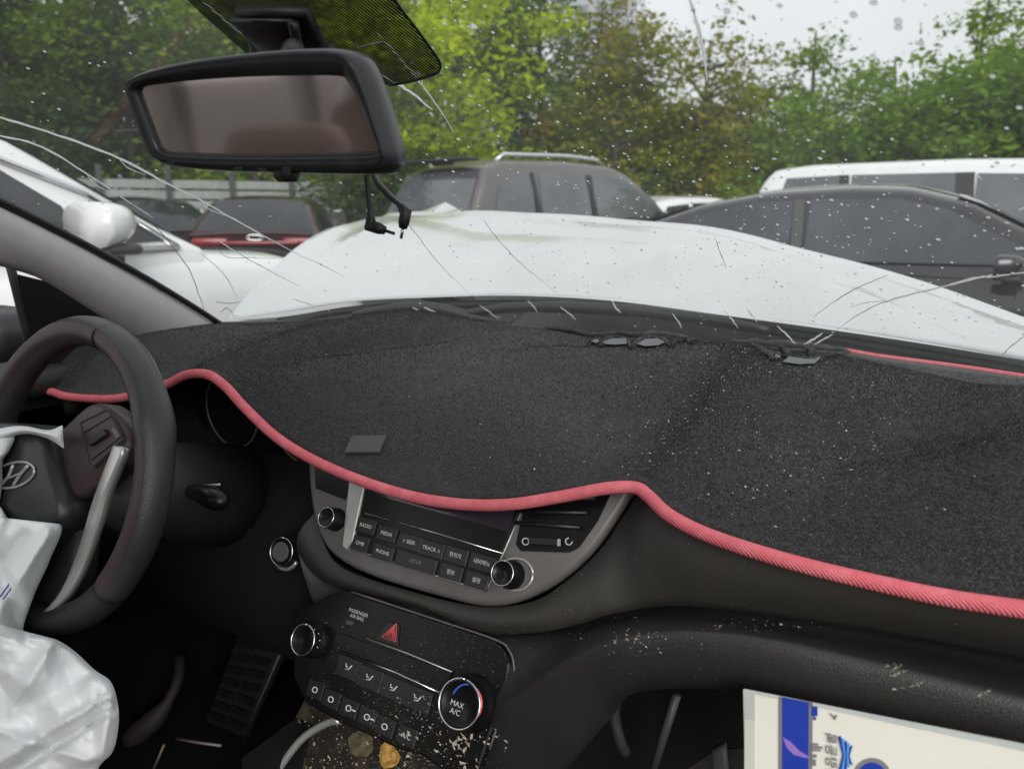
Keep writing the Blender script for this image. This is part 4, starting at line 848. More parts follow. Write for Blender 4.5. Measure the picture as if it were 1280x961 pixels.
# pale scuffs and chips on the bolster
mb = MB(); rc = random.Random(9)
def on_bol(px, py):
    d = ray(px, py); d = d / np.linalg.norm(d); best = None
    for arr in (cols.reshape(-1, 3),):
        c = arr - CAM; t = c @ d; e = np.linalg.norm(c - t[:, None] * d, axis=1); k = np.argmin(e); best = CAM + d * t[k] * .998
    return best
def chip(p, r, flat=.35):
    v = [p + A(rc.uniform(-1, 1), rc.uniform(-.7, .3), rc.uniform(-1, 1) * flat) * r for _ in range(4)]; mb.add(v, [(0, 1, 2), (0, 2, 3), (0, 3, 1), (1, 3, 2)])
for i in range(260):
    z = rc.random()
    if z < .35: px, py = rc.gauss(930, 35), rc.gauss(779, 4)
    elif z < .5: px, py = rc.uniform(850, 1110), 772 + rc.gauss(8, 6)
    elif z < .7: px, py = rc.gauss(790, 25), rc.gauss(792, 10)
    else: px, py = rc.uniform(650, 880), rc.uniform(770, 820)
    chip(on_bol(px, py), rc.uniform(.0004, .0011) if i % 9 else .0022)
for (a, b, c, d) in ((770, 790, 769, 806), (785, 786, 784, 800), (797, 788, 793, 806), (800, 787, 798, 803), (1112, 838, 1130, 828), (1110, 845, 1135, 836), (1115, 860, 1150, 855), (1125, 862, 1155, 850), (1220, 870, 1240, 862), (1105, 832, 1128, 828)):
    for k in range(22):
        t = rc.random(); chip(on_bol(a + (c - a) * t + rc.gauss(0, .8), b + (d - b) * t + rc.gauss(0, .8)), rc.uniform(.0005, .0014), .2)
pan = np.array(rows_panel)
for i in range(420):
    a_, b_ = rc.randint(1, pan.shape[0] - 3), rc.randint(12, pan.shape[1] - 2)
    if rc.random() < .5: b_ = rc.randint(16, 44)
    chip(pan[a_, b_] + A(rc.uniform(-.008, .008), -.0012, rc.uniform(-.006, .006)), rc.uniform(.0002, .0006), .8)
tag(mb.build('scuff_flakes', M['chip'], bol, False), None, None, None, 'stuff')

# ---- centre panel with screen, buttons, knobs and vents
bz = [(392, 560), (394, 600), (399, 640), (407, 668), (428, 697), (478, 722), (560, 746), (612, 757), (655, 751), (700, 729), (740, 695), (770, 655), (797, 612), (812, 580)]
bzp = [PS(a, b, .0) for a, b in spl(bz, 44)]
bez = slab('center_panel', bzp, Sn, .014, M['bezel'], car_root, .006, True); part(bez, 'grey centre panel round the navigation screen')
rp_ = [(455, 585), (436, 681), (440, 684), (603, 736), (610, 734), (652, 636), (668, 585)]
slab('screen_unit', [PS(a, b, .0142) for a, b in rp_], Sn, .003, M['gloss'], bez, .001)
slab('navigation_screen', [PS(a, b, .0173) for a, b in ((478, 585), (470, 618), (636, 664), (655, 585))], Sn, .0012, M['screen'], bez)
slab('side_trim', [PS(a, b, .014) for a, b in ((440, 598), (461, 600), (445, 676), (436, 687), (431, 683))], Sn, .006, M['silver'], bez, .002)
tube('chrome_strip', [PS(a, b, .0185) for a, b in ((457, 641), (540, 664), (628, 691))], .0010, M['chrome'], bez, 6)
tube('unit_edge', [PS(a, b, .0165) for a, b in ((651, 640), (633, 682), (610, 734), (603, 737), (520, 711), (440, 685))], .0010, M['silver'], bez, 6)
# the right vent
slab('air_vent', [PS(a, b, .0142) for a, b in ((668, 585), (650, 660), (646, 680), (652, 688), (712, 690), (724, 684), (748, 650), (772, 600))], Sn, .002, M['gloss'], bez)
for k in range(3):
    a0, b0 = ab(662 - k * 4, 628 + k * 14); a1, b1 = ab(752 - k * 9, 626 + k * 18)
    tube('vent_blade', [SA(a0, b0, .019), SA(a1, b1, .019)], .0022, M['button'], bez, 8)
slab('vent_slider', [PS(a, b, .0165) for a, b in ((663, 671), (701, 673), (701, 682), (663, 680))], Sn, .004, M['button'], bez, .001)
slab('slider_tip', [PS(a, b, .0205) for a, b in ((697, 673), (701, 673), (701, 682), (697, 682))], Sn, .001, M['silver'], bez)
for px, r0 in ((657, 4.2), (711, 4.2)):
    tube('vent_symbol', [PS(px + r0 * math.cos(t), 676 + r0 * math.sin(t), .0172) for t in np.linspace(0, 2 * math.pi * (1 if px < 700 else .75), 13)], .0007, M['print'], bez, 5)
# the left vent block, dark, with a few pale marks
slab('air_vent', [PS(a, b, .0142) for a, b in ((394, 575), (396, 610), (432, 624), (443, 590))], Sn, .002, M['gloss'], bez)
# buttons
def text(name, body, P, ux, uy, size, m, parent):
    cu = bpy.data.curves.new(name, 'FONT'); cu.body = body; cu.size = size; cu.align_x = 'CENTER'; cu.align_y = 'CENTER'
    tmp = bpy.data.objects.new(name + '_tmp', cu); COL.objects.link(tmp)
    me = bpy.data.meshes.new_from_object(tmp.evaluated_get(bpy.context.evaluated_depsgraph_get())); COL.objects.unlink(tmp); bpy.data.objects.remove(tmp)
    me.materials.clear(); me.materials.append(m)
    o = bpy.data.objects.new(name, me); COL.objects.link(o); o.parent = parent
    uz = np.cross(ux, uy); mm = Matrix(((ux[0], uy[0], uz[0], P[0]), (ux[1], uy[1], uz[1], P[1]), (ux[2], uy[2], uz[2], P[2]), (0, 0, 0, 1)))
    o.matrix_local = mm; return o
EX = A(1, 0, 0)
BT = [(459, 657, .030, 'RADIO', 1), (485, 667, .030, 'MEDIA', 1), (513, 677, .034, '∨ SEEK', 1), (541, 686, .034, 'TRACK ∧', 1), (571, 694, .032, '현위치', 1), (604, 703, .034, '내비메뉴', 1),
      (452, 679, .026, 'DMB', 1), (480, 690, .032, 'PHONE', 1), (521, 702, .058, 'SETUP', 0), (565, 715, .030, '정보', 1), (597, 725, .030, '설정', 1)]
for px, py, wd, tx, on in BT:
    a, b = ab(px, py, .0172); h = .0085 if py < 672 or px > 500 and tx in ('∨ SEEK', 'TRACK ∧', '현위치', '내비메뉴') else .0080
    q = [SA(a - wd / 2 + .0008, b - h, .0172), SA(a + wd / 2 - .0008, b - h, .0172), SA(a + wd / 2 - .0008, b + h, .0172), SA(a - wd / 2 + .0008, b + h, .0172)]
    bo = slab('button', q, Sn, .0028, M['button'], bez, .0008)
    text('button_print', tx, SA(a, b, .0204), EX, Su, .0058, M['print'] if on else M['printdim'], bez)
def knob(name, P, n, r, h, m, parent, ring=True, face=None, cap=.8):
    n = n / np.linalg.norm(n); a = np.cross(n, A(1, 0, 0)); a /= np.linalg.norm(a); b = np.cross(n, a); th = np.linspace(0, 2 * math.pi, 33)[:-1]
    pr = [(r * 1.12, 0), (r * 1.10, h * .25), (r, h * .30), (r * .98, h * .85), (r * .92, h), (r * cap, h), (r * cap * .96, h * .96), (.0002, h * .95)]
    rows = [[P + n * z + (a * math.cos(t) + b * math.sin(t)) * q * (1 + (.012 * (i_ % 2) if 1 < k_ < 4 else 0)) for i_, t in enumerate(th)] for k_, (q, z) in enumerate(pr)]
    o = mk(name, *grid(rows, True), m, parent)
    def circ(q, z): return [P + n * z + (a * math.cos(t) + b * math.sin(t)) * q for t in np.linspace(0, 2 * math.pi, 33)]
    if ring: tube('knob_ring', circ(r * .93, h * 1.0), r * .05, M['chrome'], parent, 6)
    return o, a, b
knob('tune_knob', PS(640, 718, .014), Sn, .0135, .022, M['gloss'], bez); tube('knob_collar', [PS(645 + 21 * math.cos(t), 717 + 20 * math.sin(t), .0150) for t in np.linspace(0, 6.3, 25)], .0018, M['silver'], bez, 6)
knob('volume_knob', PS(421, 649, .014), Sn, .0125, .020, M['gloss'], bez)
tube('panel_gap', [PS(a, b, .001) for a, b in spl([(400, 690), (430, 712), (480, 735), (560, 762), (620, 774), (670, 765), (715, 742), (752, 708), (785, 662), (806, 625)], 30)], .004, M['rubber'], bez, 6)

# ---- climate control panel
cp = [(372, 772), (380, 760), (420, 742), (440, 738), (540, 771), (622, 799), (636, 812), (642, 828), (640, 850), (622, 905), (603, 961), (580, 978), (535, 944), (500, 934), (480, 924), (430, 902), (388, 878), (372, 845)]
cl = slab('climate_panel', [PS(a, b, -.006) for a, b in cp], Sn, .008, M['gloss'], car_root, .003); part(cl, 'dirty black climate control panel with two round knobs')
tube('panel_rim', [PS(a, b, .003) for a, b in spl([(440, 739), (540, 772), (620, 799), (636, 812), (642, 828), (640, 852), (612, 935)], 30)], .0012, M['bezel'], cl, 6)
kb, ka, kbv = knob('temperature_knob', PS(590, 877, .002), Sn, .0255, .026, M['gloss'], cl)
knob('fan_knob', PS(393, 799, .002), Sn, .0185, .020, M['gloss'], cl)
fc = PS(583, 878, .0275)
tube('cold_arc', [fc + (EX * math.cos(t) + Su * math.sin(t)) * .0175 for t in np.linspace(R(170), R(100), 9)], .0010, M['blue_print'], cl, 5)
tube('hot_arc', [fc + (EX * math.cos(t) + Su * math.sin(t)) * .0175 for t in np.linspace(R(80), R(-30), 12)], .0010, M['red'], cl, 5)
text('knob_print', 'MAX\nA/C', fc + EX * -.010 + Su * -.008, EX, Su, .0075, M['print'], cl)
fl2 = PS(389, 800, .0210)
for t in np.linspace(R(200), R(-20), 7): text('knob_print', str(int(round((R(200) - t) / R(220) * 7))) if False else '•', fl2 + (EX * math.cos(t) + Su * math.sin(t)) * .0125, EX, Su, .006, M['print'], cl)
slab('display_strip', [PS(a, b, .0022) for a, b in ((418, 800), (424, 790), (566, 840), (556, 862), (552, 866))], Sn, .002, M['gloss'], cl)
tube('chrome_strip', [PS(a, b, .0048) for a, b in ((421, 812), (490, 838), (552, 866))], .0011, M['chrome'], cl, 6)
tube('chrome_strip', [PS(a, b, .0048) for a, b in ((458, 797), (510, 816), (565, 839))], .0008, M['silver'], cl, 6)
slab('hazard_button', [PS(a, b, .0022) for a, b in ((470, 798), (487, 776), (500, 781), (498, 806))], Sn, .002, M['button'], cl, .0005)
tri = [PS(a, b, .0048) for a, b in ((478, 795), (496, 779), (495, 801))]
for k, sc in enumerate((1., .62, .28)):
    c_ = sum(tri) / 3; P = [c_ + (q - c_) * sc + Sn * .0003 for q in tri]; tube('hazard_triangle', P + [P[0], P[1]], .0009, M['red'], cl, 5)
text('warning_print', 'PASSENGER\nAIR BAG', PS(447, 768, .0035), EX, Su, .0055, M['print'], cl); text('warning_print', 'OFF', PS(437, 778, .0035), EX, Su, .006, M['printdim'], cl)
for px, py in ((437, 834), (463, 847), (493, 860), (523, 873)):
    a, b = ab(px, py, .0026); q = [SA(a - .017, b - .011, .0022), SA(a + .017, b - .011, .0022), SA(a + .017, b + .011, .0022), SA(a - .017, b + .011, .0022)]
    slab('mode_button', q, Sn, .0022, M['button'], cl, .0008)
    h = SA(a, b, .0048)
    tube('mode_symbol', [h + EX * .0040 + Su * .004, h + EX * .001 + Su * -.001, h + EX * -.004 + Su * -.002], .0008, M['print'], cl, 5)
    tube('mode_symbol', [h + EX * -.0045 + Su * .004, h + EX * -.004 + Su * .0008, h + EX * -.001 + Su * .001], .0007, M['print'], cl, 5)
for px, py, tx in ((395, 861, '❄'), (415, 873, '■'), (437, 884, '◎ ▬'), (460, 895, '◎ ▬'), (482, 907, '◎'), (509, 919, 'A/C')):
    a, b = ab(px, py, .0026); q = [SA(a - .012, b - .009, .0022), SA(a + .012, b - .009, .0022), SA(a + .012, b + .009, .0022), SA(a - .012, b + .009, .0022)]
    slab('switch', q, Sn, .0020, M['button'], cl, .0008)
    h = SA(a, b, .0046)
    if tx == 'A/C': text('switch_print', tx, h, EX, Su, .0075, M['print'], cl)
    else:
        tube('switch_symbol', [h + (EX * math.cos(t) + Su * math.sin(t) * .8) * .0036 for t in np.linspace(0, 6.28, 11)], .0007, M['print'], cl, 5)
        if '▬' in tx: tube('switch_symbol', [h + EX * .004 + Su * 0, h + EX * .010], .0010, M['print'], cl, 5)
# tray under it full of crumbs, with a bright rim
tray = mk('storage_tray', *slab_vf([PS(a, b, -.06) for a, b in ((320, 1020), (350, 940), (385, 870), (470, 890), (560, 930), (620, 990), (560, 1060))], Sn, .004), mat('dirty_tray', (.018, .014, .010), .6, var=[(40, (.07, .05, .03), .5, .7), (160, (.16, .12, .07), .62, .78)]), car_root, False)
tube('tray_rim', [PS(a, b, -.02) for a, b in spl([(335, 985), (352, 955), (378, 922), (408, 903), (425, 900)], 16)], .0045, M['silver'], tray, 8)
mb = MB()
for i in range(900):
    z = rc.random()
    if z < .62: px, py = rc.uniform(370, 590), rc.uniform(895, 965)
    else: px, py = rc.gauss(555, 45), rc.gauss(915, 28)
    if py < 872 + (px - 392) * .40 and z < .62: continue
    chip(PS(px, py, .004 if z >= .62 else -.052), rc.uniform(.0005, .0016) if i % 7 else .003, .8)
for i in range(420): chip(PS(rc.uniform(400, 640), rc.uniform(770, 900), .0052), rc.uniform(.0003, .0009), .6)
for i in range(160): chip(PS(rc.gauss(500, 40), rc.gauss(890, 18), .0052), rc.uniform(.0003, .0012), .6)
for i in range(16): q = (575 + rc.gauss(0, 9), 925 + rc.gauss(0, 10)); chip(PS(*q, .004), .0042, 1.)
for i in range(260): chip(on_bol(rc.uniform(640, 900), rc.uniform(770, 850)), rc.uniform(.0002, .0006), .6)
for i in range(300): chip(PS(rc.gauss(600, 45), rc.gauss(800, 40), .0052), rc.uniform(.0003, .0008), .6)
for i in range(150): chip(PS(rc.uniform(620, 790), rc.uniform(640, 745), .0149) , rc.uniform(.0002, .0005), .6)
for i in range(60): chip(PS(rc.gauss(720, 40), rc.gauss(735, 22), .008), rc.uniform(.0003, .0010), .6)
for px, py, r0 in ((645, 862, .0034), (633, 927, .003), (537, 933, .003), (545, 938, .003), (522, 920, .0035)): chip(PS(px, py, .006), r0, 1.)
cru = mb.build('crumbs', M['chip'], None, False); tag(cru, 'pale crumbs and broken chips scattered over the console', 'crumbs', None, 'stuff')
def crumple(name, c, rx, ry, off, m, seed):              # a torn, dented flake
    rows = []
    for k in (.02, .35, .7, 1.):
        rows.append([PS(c[0] + rx * k * math.cos(t) * (1 + .35 * k * sn((math.cos(t), math.sin(t), seed), 1.6)), c[1] + ry * k * math.sin(t) * (1 + .35 * k * sn((math.cos(t), math.sin(t), seed + 5), 1.9)), off + .007 * sn((k * math.cos(t), k * math.sin(t), seed), 1.7)) for t in np.linspace(0, 2 * math.pi, 17)[:-1]])
    o = mk(name, *grid(rows, True), m, None, False); sm_ = o.modifiers.new('thick', 'SOLIDIFY'); sm_.thickness = .0012; return o
osc = crumple('orange_scrap', (486, 944), 13, 17, -.045, M['orange'], 3.3); tag(osc, 'orange brown scrap lying in the crumb filled tray', 'scrap')
gsc = crumple('leaf_scrap', (452, 928), 17, 17, -.045, mat('khaki_scrap', (.13, .11, .06), .9, var=(80, (.05, .04, .028), .45, .65)), 8.1); tag(gsc, 'dull khaki scrap beside the orange one in the tray', 'scrap')

# ---- driver side: lower dash, cluster, start button, stalk, pedals
rows = []
for x in np.linspace(-.80, -.10, 30):
    k = math.exp(-((x + .37) / .17) ** 2)
    rows.append(spl([A(x, .70 + .06 * k, 1.03), A(x, .70 + .05 * k, .95), A(x, .655 + .03 * k, .90), A(x, .635, .84), A(x, .62, .76), A(x, .65, .66), A(x, .78, .56), A(x, .95, .50)], 26))
low = mk('lower_dash', *grid(rows), M['deep'], car_root)
box('firewall', (-.3, 1.05, .65), (1.1, .05, .7), M['deep'], car_root); box('footwell_side', (-.79, .75, .62), (.05, .7, .7), M['deep'], car_root)
box('console_side', (-.13, .72, .52), (.03, .50, .30), M['deep'], car_root)
clu = mk('instrument_cluster', *box_vf((-.36, .735, .985), (.34, .02, .14), 0, .008), M['gloss'], car_root)
for x0 in (-.435, -.285): tube('gauge_ring', [(x0 + .058 * math.cos(t), .722, .985 + .058 * math.sin(t)) for t in np.linspace(0, 6.3, 33)], .0016, M['bezel'], clu, 6)
box('side_vent', tuple(PY(60, 490, .66)), (.16, .03, .06), M['plastic'], low, 0, .01)
tube('vent_line', [PY(a, b, .635) for a, b in ((0, 478), (35, 472), (75, 470))], .0022, M['bezel'], low, 6); tube('vent_line', [PY(a, b, .635) for a, b in ((10, 498), (45, 500), (22, 548))], .0018, M['bezel'], low, 6)
n_ = A(.1, -.93, .35); q = PY(362, 688, .615); kk = knob('start_button', q, n_, .019, .016, M['gloss'], car_root)[0]
def disc(name, P, n, r, h, m, parent):
    n = n / np.linalg.norm(n); a = np.cross(n, A(1, 0, 0)); a /= np.linalg.norm(a); b = np.cross(n, a)
    return slab(name, [P + (a * math.cos(t) + b * math.sin(t)) * r for t in np.linspace(0, 2 * math.pi, 25)[:-1]], n, h, m, parent, h * .4)
disc('button_face', q + n_ / np.linalg.norm(n_) * .016, n_, .0125, .002, mat('start_face', (.09, .09, .092), .4), kk)
tube('button_collar', [q + n_ * .006 + (A(1, 0, .0) * math.cos(t) + np.cross(n_ / np.linalg.norm(n_), A(1, 0, 0)) * -math.sin(t)) * .0225 for t in np.linspace(.4, 3.6, 19)], .0026, M['silver'], kk, 8)
stk = tube('wiper_stalk', spl([PY(205, 608, .57), PY(235, 612, .56), PY(262, 620, .545), PY(282, 628, .54)], 12), [.006, .006, .006, .007, .008, .010, .012, .0135, .014, .014, .012, .006], M['gloss'], car_root, 12)
tube('stalk_ring', [PY(262, 611, .545), PY(266, 632, .545)], .0035, M['bezel'], stk, 8); tube('stalk_ring', [PY(256, 606, .55), PY(275, 605, .55)], .0014, M['silver'], stk, 8)
tube('steering_column', [A(-.376, .46, .96), A(-.376, .66, .88)], [.055, .075], M['plastic'], car_root, 16)
# pedals
pl_ = [PY(a, b, .74) for a, b in ((303, 792), (366, 796), (311, 921), (262, 900))]
ped = slab('accelerator_pedal', pl_, (0, -1, .5), .010, M['plastic'], car_root, .003)
def quad(P, s, t): return P[0] * (1 - s) * (1 - t) + P[1] * s * (1 - t) + P[2] * s * t + P[3] * (1 - s) * t
for i in range(7):
    for k in range(2):
        s0, s1 = (.08, .44) if k == 0 else (.52, .88); t0, t1 = .06 + i * .132, .06 + i * .132 + .07
        slab('rubber_rib', [quad(pl_, s_, t_) + A(0, -.0102, .005) for s_, t_ in ((s0, t0), (s1, t0 + .01), (s1, t1 + .01), (s0, t1))], (0, -1, .5), .004, M['rubber'], ped)
tube('pedal_edge', [pl_[1] + A(0, -.012, .005), pl_[2] + A(0, -.012, .005)], .0022, M['bezel'], ped, 6)
tube('brake_pedal', spl([PY(225, 820, .75), PY(222, 850, .72), PY(200, 890, .68), PY(160, 925, .64)], 14), [.010] * 8 + [.014, .018, .020, .02, .02, .016], mat('pedal_arm', (.05, .042, .038), .6), car_root, 8)
for (a, b, c, d, lab) in ((221, 922, 276, 931, 'pale thin strip lying across the dark footwell'), (205, 930, 190, 965, 'short pale strip pointing downward in the dark footwell, left of the other')):
    tag(tube('wood_strip', [PY(a, b, .62), PY((a + c) / 2, (b + d) / 2 + .5, .62), PY(c, d, .62)], .0028, M['stick'], None, 6, sq=.5), lab, 'strip')

# ---- steering wheel with the spent airbag
WC = A(-.376, .438, .985); WT = R(18.6); Wx = EX; Wz = A(0, math.sin(WT), math.cos(WT)); Wn = A(0, -math.cos(WT), math.sin(WT))
def PWH(px, py, off=0.): return PN(px, py, WC + Wn * off, Wn)
def rimpts(a0, a1, n, r=.1665): return [WC + (Wx * math.cos(t) + Wz * math.sin(t)) * r for t in np.linspace(R(a0), R(a1), n)]
def rim(name, a0, a1, m, rr, parent, n=70, lump=None):
    rows = []
    for i, t in enumerate(np.linspace(R(a0), R(a1), n)):
        e = Wx * math.cos(t) + Wz * math.sin(t); k = 1.0
        if lump: k = 1 + lump * math.exp(-((math.degrees(t) - 28) / 9) ** 2) + lump * .0
        rows.append([WC + e * .1675 + (e * math.cos(p) * rr + Wn * math.sin(p) * rr * 1.12) * k for p in np.linspace(0, 2 * math.pi, 19)[:-1]])
    return mk(name, *grid(rows, True), m, parent)
sw = rim('steering_wheel', -38, 75, M['wheel'], .0178, car_root, 60, .12); part(sw, 'black leather steering wheel with its airbag hanging out')
rim('rim_section', 76, 180, M['wheel'], .0175, sw, 50); rim('rim_section', 181, 320, M['wheel_low'], .0175, sw, 70)
rim('rim_seam', 75, 76.2, M['rubber'], .0174, sw, 3); rim('rim_seam', -40, -38, M['rubber'], .0174, sw, 3); rim('rim_seam', 180, 181, M['rubber'], .0174, sw, 3)
def inlay(a0, a1, n=40):                                   # inner face of the rim, pinkish window light put into its maroon
    rows = []
    for t in np.linspace(R(a0), R(a1), n):
        e = Wx * math.cos(t) + Wz * math.sin(t)
        rows.append([WC + e * .1675 + (e * math.cos(p) * .0184 + Wn * math.sin(p) * .0184 * 1.12) * (1.01 if abs(i_ - 4) < 4 else .97) for i_, p in enumerate(np.linspace(R(66), R(215), 9))])
    return mk('inner_reflection', *grid(rows), M['wheel_in'], sw)
inlay(-36, 74); inlay(77, 150)
hub = slab('wheel_hub', [PWH(a, b, -.02) for a, b in spl([(-190, 580), (-120, 545), (-40, 532), (50, 530), (98, 542), (112, 590), (124, 632), (112, 668), (80, 700), (55, 750), (30, 790), (-60, 830), (-150, 800), (-200, 700), (-190, 580)], 44)[:-1]], Wn, .045, M['button'], sw, .012, True)
slab('wheel_spoke', [PWH(a, b, -.018) for a, b in spl([(92, 548), (120, 520), (140, 506), (160, 512), (185, 540), (182, 575), (165, 592), (140, 612), (118, 622), (104, 590)], 30)], Wn, .026, M['wheel_in'], sw, .008, True)
slab('wheel_spoke', [PWH(a, b, -.03) for a, b in ((105, 640), (128, 655), (120, 720), (90, 770), (60, 795), (25, 790), (60, 740), (85, 695))], Wn, .03, M['plastic'], sw, .01, True)
slab('switch_plate', [PWH(a, b, .0085) for a, b in ((101, 528), (133, 512), (139, 515), (157, 549), (119, 584), (113, 580))], Wn, .003, M['wheel_in'], sw, .001)
tube('switch_gap', [PWH(a, b, .0115) for a, b in ((101, 528), (133, 512), (139, 515), (157, 549), (119, 584), (113, 580), (101, 528))], .0010, M['rubber'], sw, 6)
tube('switch_gap', [PWH(a, b, .0118) for a, b in ((105, 540), (140, 519))], .0008, M['rubber'], sw, 6)
tube('switch_gap', [PWH(a, b, .0118) for a, b in ((115, 574), (152, 545))], .0008, M['rubber'], sw, 6)
slab('toggle', [PWH(a, b, .0115) for a, b in ((112, 550), (134, 536), (138, 543), (117, 557))], Wn, .005, M['rubber'], sw, .0015)
slab('toggle', [PWH(a, b, .0115) for a, b in ((141, 536), (145, 534), (151, 545), (147, 548))], Wn, .002, M['bezel'], sw, .0006)
text('switch_print', '+  −', PWH(116, 529, .0118), EX, Wz, .0055, M['printdim'], sw)
part(slab('silver_spoke', [PWH(a, b, .006) for a, b in spl([(150, 556), (163, 562), (150, 596), (140, 622), (132, 650), (118, 690), (106, 720), (88, 748), (62, 770), (36, 781), (34, 777), (60, 764), (83, 738), (99, 704), (112, 666), (123, 628), (136, 592)], 50)], Wn, .009, M['silver'], sw, .003, True), 'satin silver lower spoke trim')
ec = A(17, 593); er = [PWH(ec[0] + 27 * math.cos(t) * math.cos(-.3) - 15 * math.sin(t) * math.sin(-.3), ec[1] + 27 * math.cos(t) * math.sin(-.3) + 15 * math.sin(t) * math.cos(-.3), .0265) for t in np.linspace(0, 2 * math.pi, 37)]
em = tube('wheel_emblem', er, .0016, M['silver'], sw, 8)
for pts, r0 in (([(0, 604), (10, 596), (17, 580)], .0022), ([(17, 606), (26, 592), (36, 581)], .0022), ([(8, 598), (18, 594), (28, 590)], .0016), ([(-2, 606), (4, 604), (9, 596)], .0016)):
    tube('emblem_stroke', [PWH(a, b, .0265) for a, b in spl(pts, 8)], r0, M['silver'], em, 6)
# airbag cloth
def inside(p, poly):
    c = False; j = len(poly) - 1
    for i in range(len(poly)):
        if (poly[i][1] > p[1]) != (poly[j][1] > p[1]) and p[0] < (poly[j][0] - poly[i][0]) * (p[1] - poly[i][1]) / (poly[j][1] - poly[i][1]) + poly[i][0]: c = not c
        j = i
    return c
def cloth(name, left, right, off, bulge, m, parent, folds=(), nv=90, nu=60):
    """sheet between two pixel borders, laid in front of the wheel and puffed out, closed behind"""
    Lf, Rg = spl(left, nv), spl(right, nv); rows, rowsb = [], []
    for i in range(nv):
        row, rb = [], []
        for j in range(nu):
            s = j / (nu - 1); t = i / (nv - 1); px, py = Lf[i] * (1 - s) + Rg[i] * s
            e = (math.sin(math.pi * s) ** .55) * min(1, (math.sin(math.pi * min(1, max(0, t * .98 + .01)))) ** .5)
            z = off + bulge * e
            for (fa_, fb_, wd, am) in folds:                # sharp pleats
                fa2, fb2 = A(*fa_), A(*fb_); d = fb2 - fa2; L2 = np.linalg.norm(d); d /= L2; r_ = A(px, py) - fa2
                al = np.clip(r_ @ d, 0, L2); dist = np.linalg.norm(r_ - d * al); z += am * max(0, 1 - dist / (wd * (.6 + .8 * al / L2))) ** 1.3 * min(1, e * 2 + .15)
            qx, qy = px + 10 * sn((px, py, 0), .02, 7), py + 10 * sn((px, py, 0), .02, 1)
            z += e * (.007 * (.35 - abs(sn((qx * .5, qy, 0), .022, 4))) + .0035 * (.3 - abs(sn((qx, qy * .6, 0), .055, 9))) + .0012 * (.3 - abs(sn((px * .6, py, 0), .14, 2))))
            row.append(PWH(px, py, z)); rb.append(PWH(px, py, off - .012 * e))
        rows.append(row); rowsb.append(rb)
    mb = MB(); v, f = grid(rows); mb.add(v, f); v, f = grid(rowsb, flip=True); mb.add(v, f)
    return mb.build(name, m, parent)
bag = cloth('airbag', [(-150, 600), (-140, 640), (-150, 700), (-160, 780), (-150, 880), (-140, 1000), (-130, 1060)],
      [(0, 632), (26, 664), (76, 655), (62, 700), (42, 745), (30, 792), (66, 797), (92, 812), (118, 836), (139, 852), (148, 884), (147, 915), (140, 940), (120, 968), (110, 1060)], .030, .055, M['bag'], sw,
      [((0, 720), (30, 792), 26, -.016), ((38, 798), (80, 797), 14, .012), ((70, 798), (20, 880), 22, .016), ((118, 836), (40, 880), 20, -.010), ((142, 866), (-10, 955), 12, .014), ((146, 884), (0, 975), 9, -.016), ((140, 868), (128, 940), 10, .010), ((126, 862), (112, 920), 8, -.008),
       ((60, 668), (0, 760), 22, .014), ((30, 668), (-40, 740), 18, -.012), ((5, 645), (-30, 740), 16, .010), ((-10, 850), (60, 925), 30, -.014), ((-40, 900), (110, 950), 12, .009), ((66, 800), (100, 880), 24, -.010), ((-60, 780), (20, 800), 22, .014)], 150, 90)
part(bag, 'deflated white airbag hanging from the wheel hub')
tube('airbag_seam', [PWH(a, b, .045 + .045 * k) for k, (a, b) in zip(np.linspace(0, .6, 12), spl([(38, 668), (28, 700), (12, 728), (0, 745)], 12))], .0010, M['thread'], sw, 5)
tube('airbag_seam', [PWH(a, b, .045 + .045 * k) for k, (a, b) in zip(np.linspace(0, .6, 12), spl([(42, 669), (33, 700), (18, 728), (4, 748)], 12))], .0008, M['thread'], sw, 5)
cloth('airbag_flap', [(-90, 545), (-60, 570), (-40, 610), (-30, 660)], [(6, 536), (18, 545), (12, 562), (4, 575), (3, 600), (0, 625)], .028, .02, M['bag'], sw, [], 30, 12)
cloth('airbag_flap', [(-40, 548), (0, 535), (30, 532), (60, 537), (78, 531)], [(-40, 566), (0, 551), (30, 542), (58, 547), (80, 560)], .028, .018, M['bag'], sw, [], 30, 12)

# ---- inside mirror, its foot, cables
MC = A(.05, .385, 1.356); Mn = A(math.sin(R(12)), -math.cos(R(12)), -.10); Mn = Mn / np.linalg.norm(Mn)
def PM(px, py, off=0.): return PN(px, py, MC + Mn * off, Mn)
ol = spl([(158, 113), (163, 100), (185, 89), (240, 76), (320, 66), (390, 62), (425, 65), (444, 80), (460, 118), (476, 170), (482, 196), (478, 210), (462, 216), (380, 215), (290, 213), (225, 208), (196, 199), (182, 180), (166, 138), (158, 113)], 72)[:-1]
gl_ = spl([(173, 113), (182, 107), (230, 101), (300, 96), (380, 94), (424, 95), (434, 101), (446, 122), (462, 158), (473, 183), (467, 189), (400, 191), (300, 192), (222, 190), (206, 187), (198, 178), (185, 145), (173, 113)], 72)[:-1]
O0 = np.array([PM(a, b, 0) for a, b in ol]); G0 = np.array([PM(a, b, -.002) for a, b in gl_]); cen = O0.mean(0)
rows = [G0 - Mn * .004, G0, O0 * .25 + G0 * .75 + Mn * .003, O0 * .8 + G0 * .2 + Mn * .004, O0 + Mn * .0005, cen + (O0 - cen) * 1.035 - Mn * .008, cen + (O0 - cen) * 1.04 - Mn * .022, cen + (O0 - cen) * A(.97, .97, .93) - Mn * .036, cen + (O0 - cen) * .80 - Mn * .046, cen + (O0 - cen) * .4 - Mn * .052, cen + (O0 - cen) * .02 - Mn * .053]
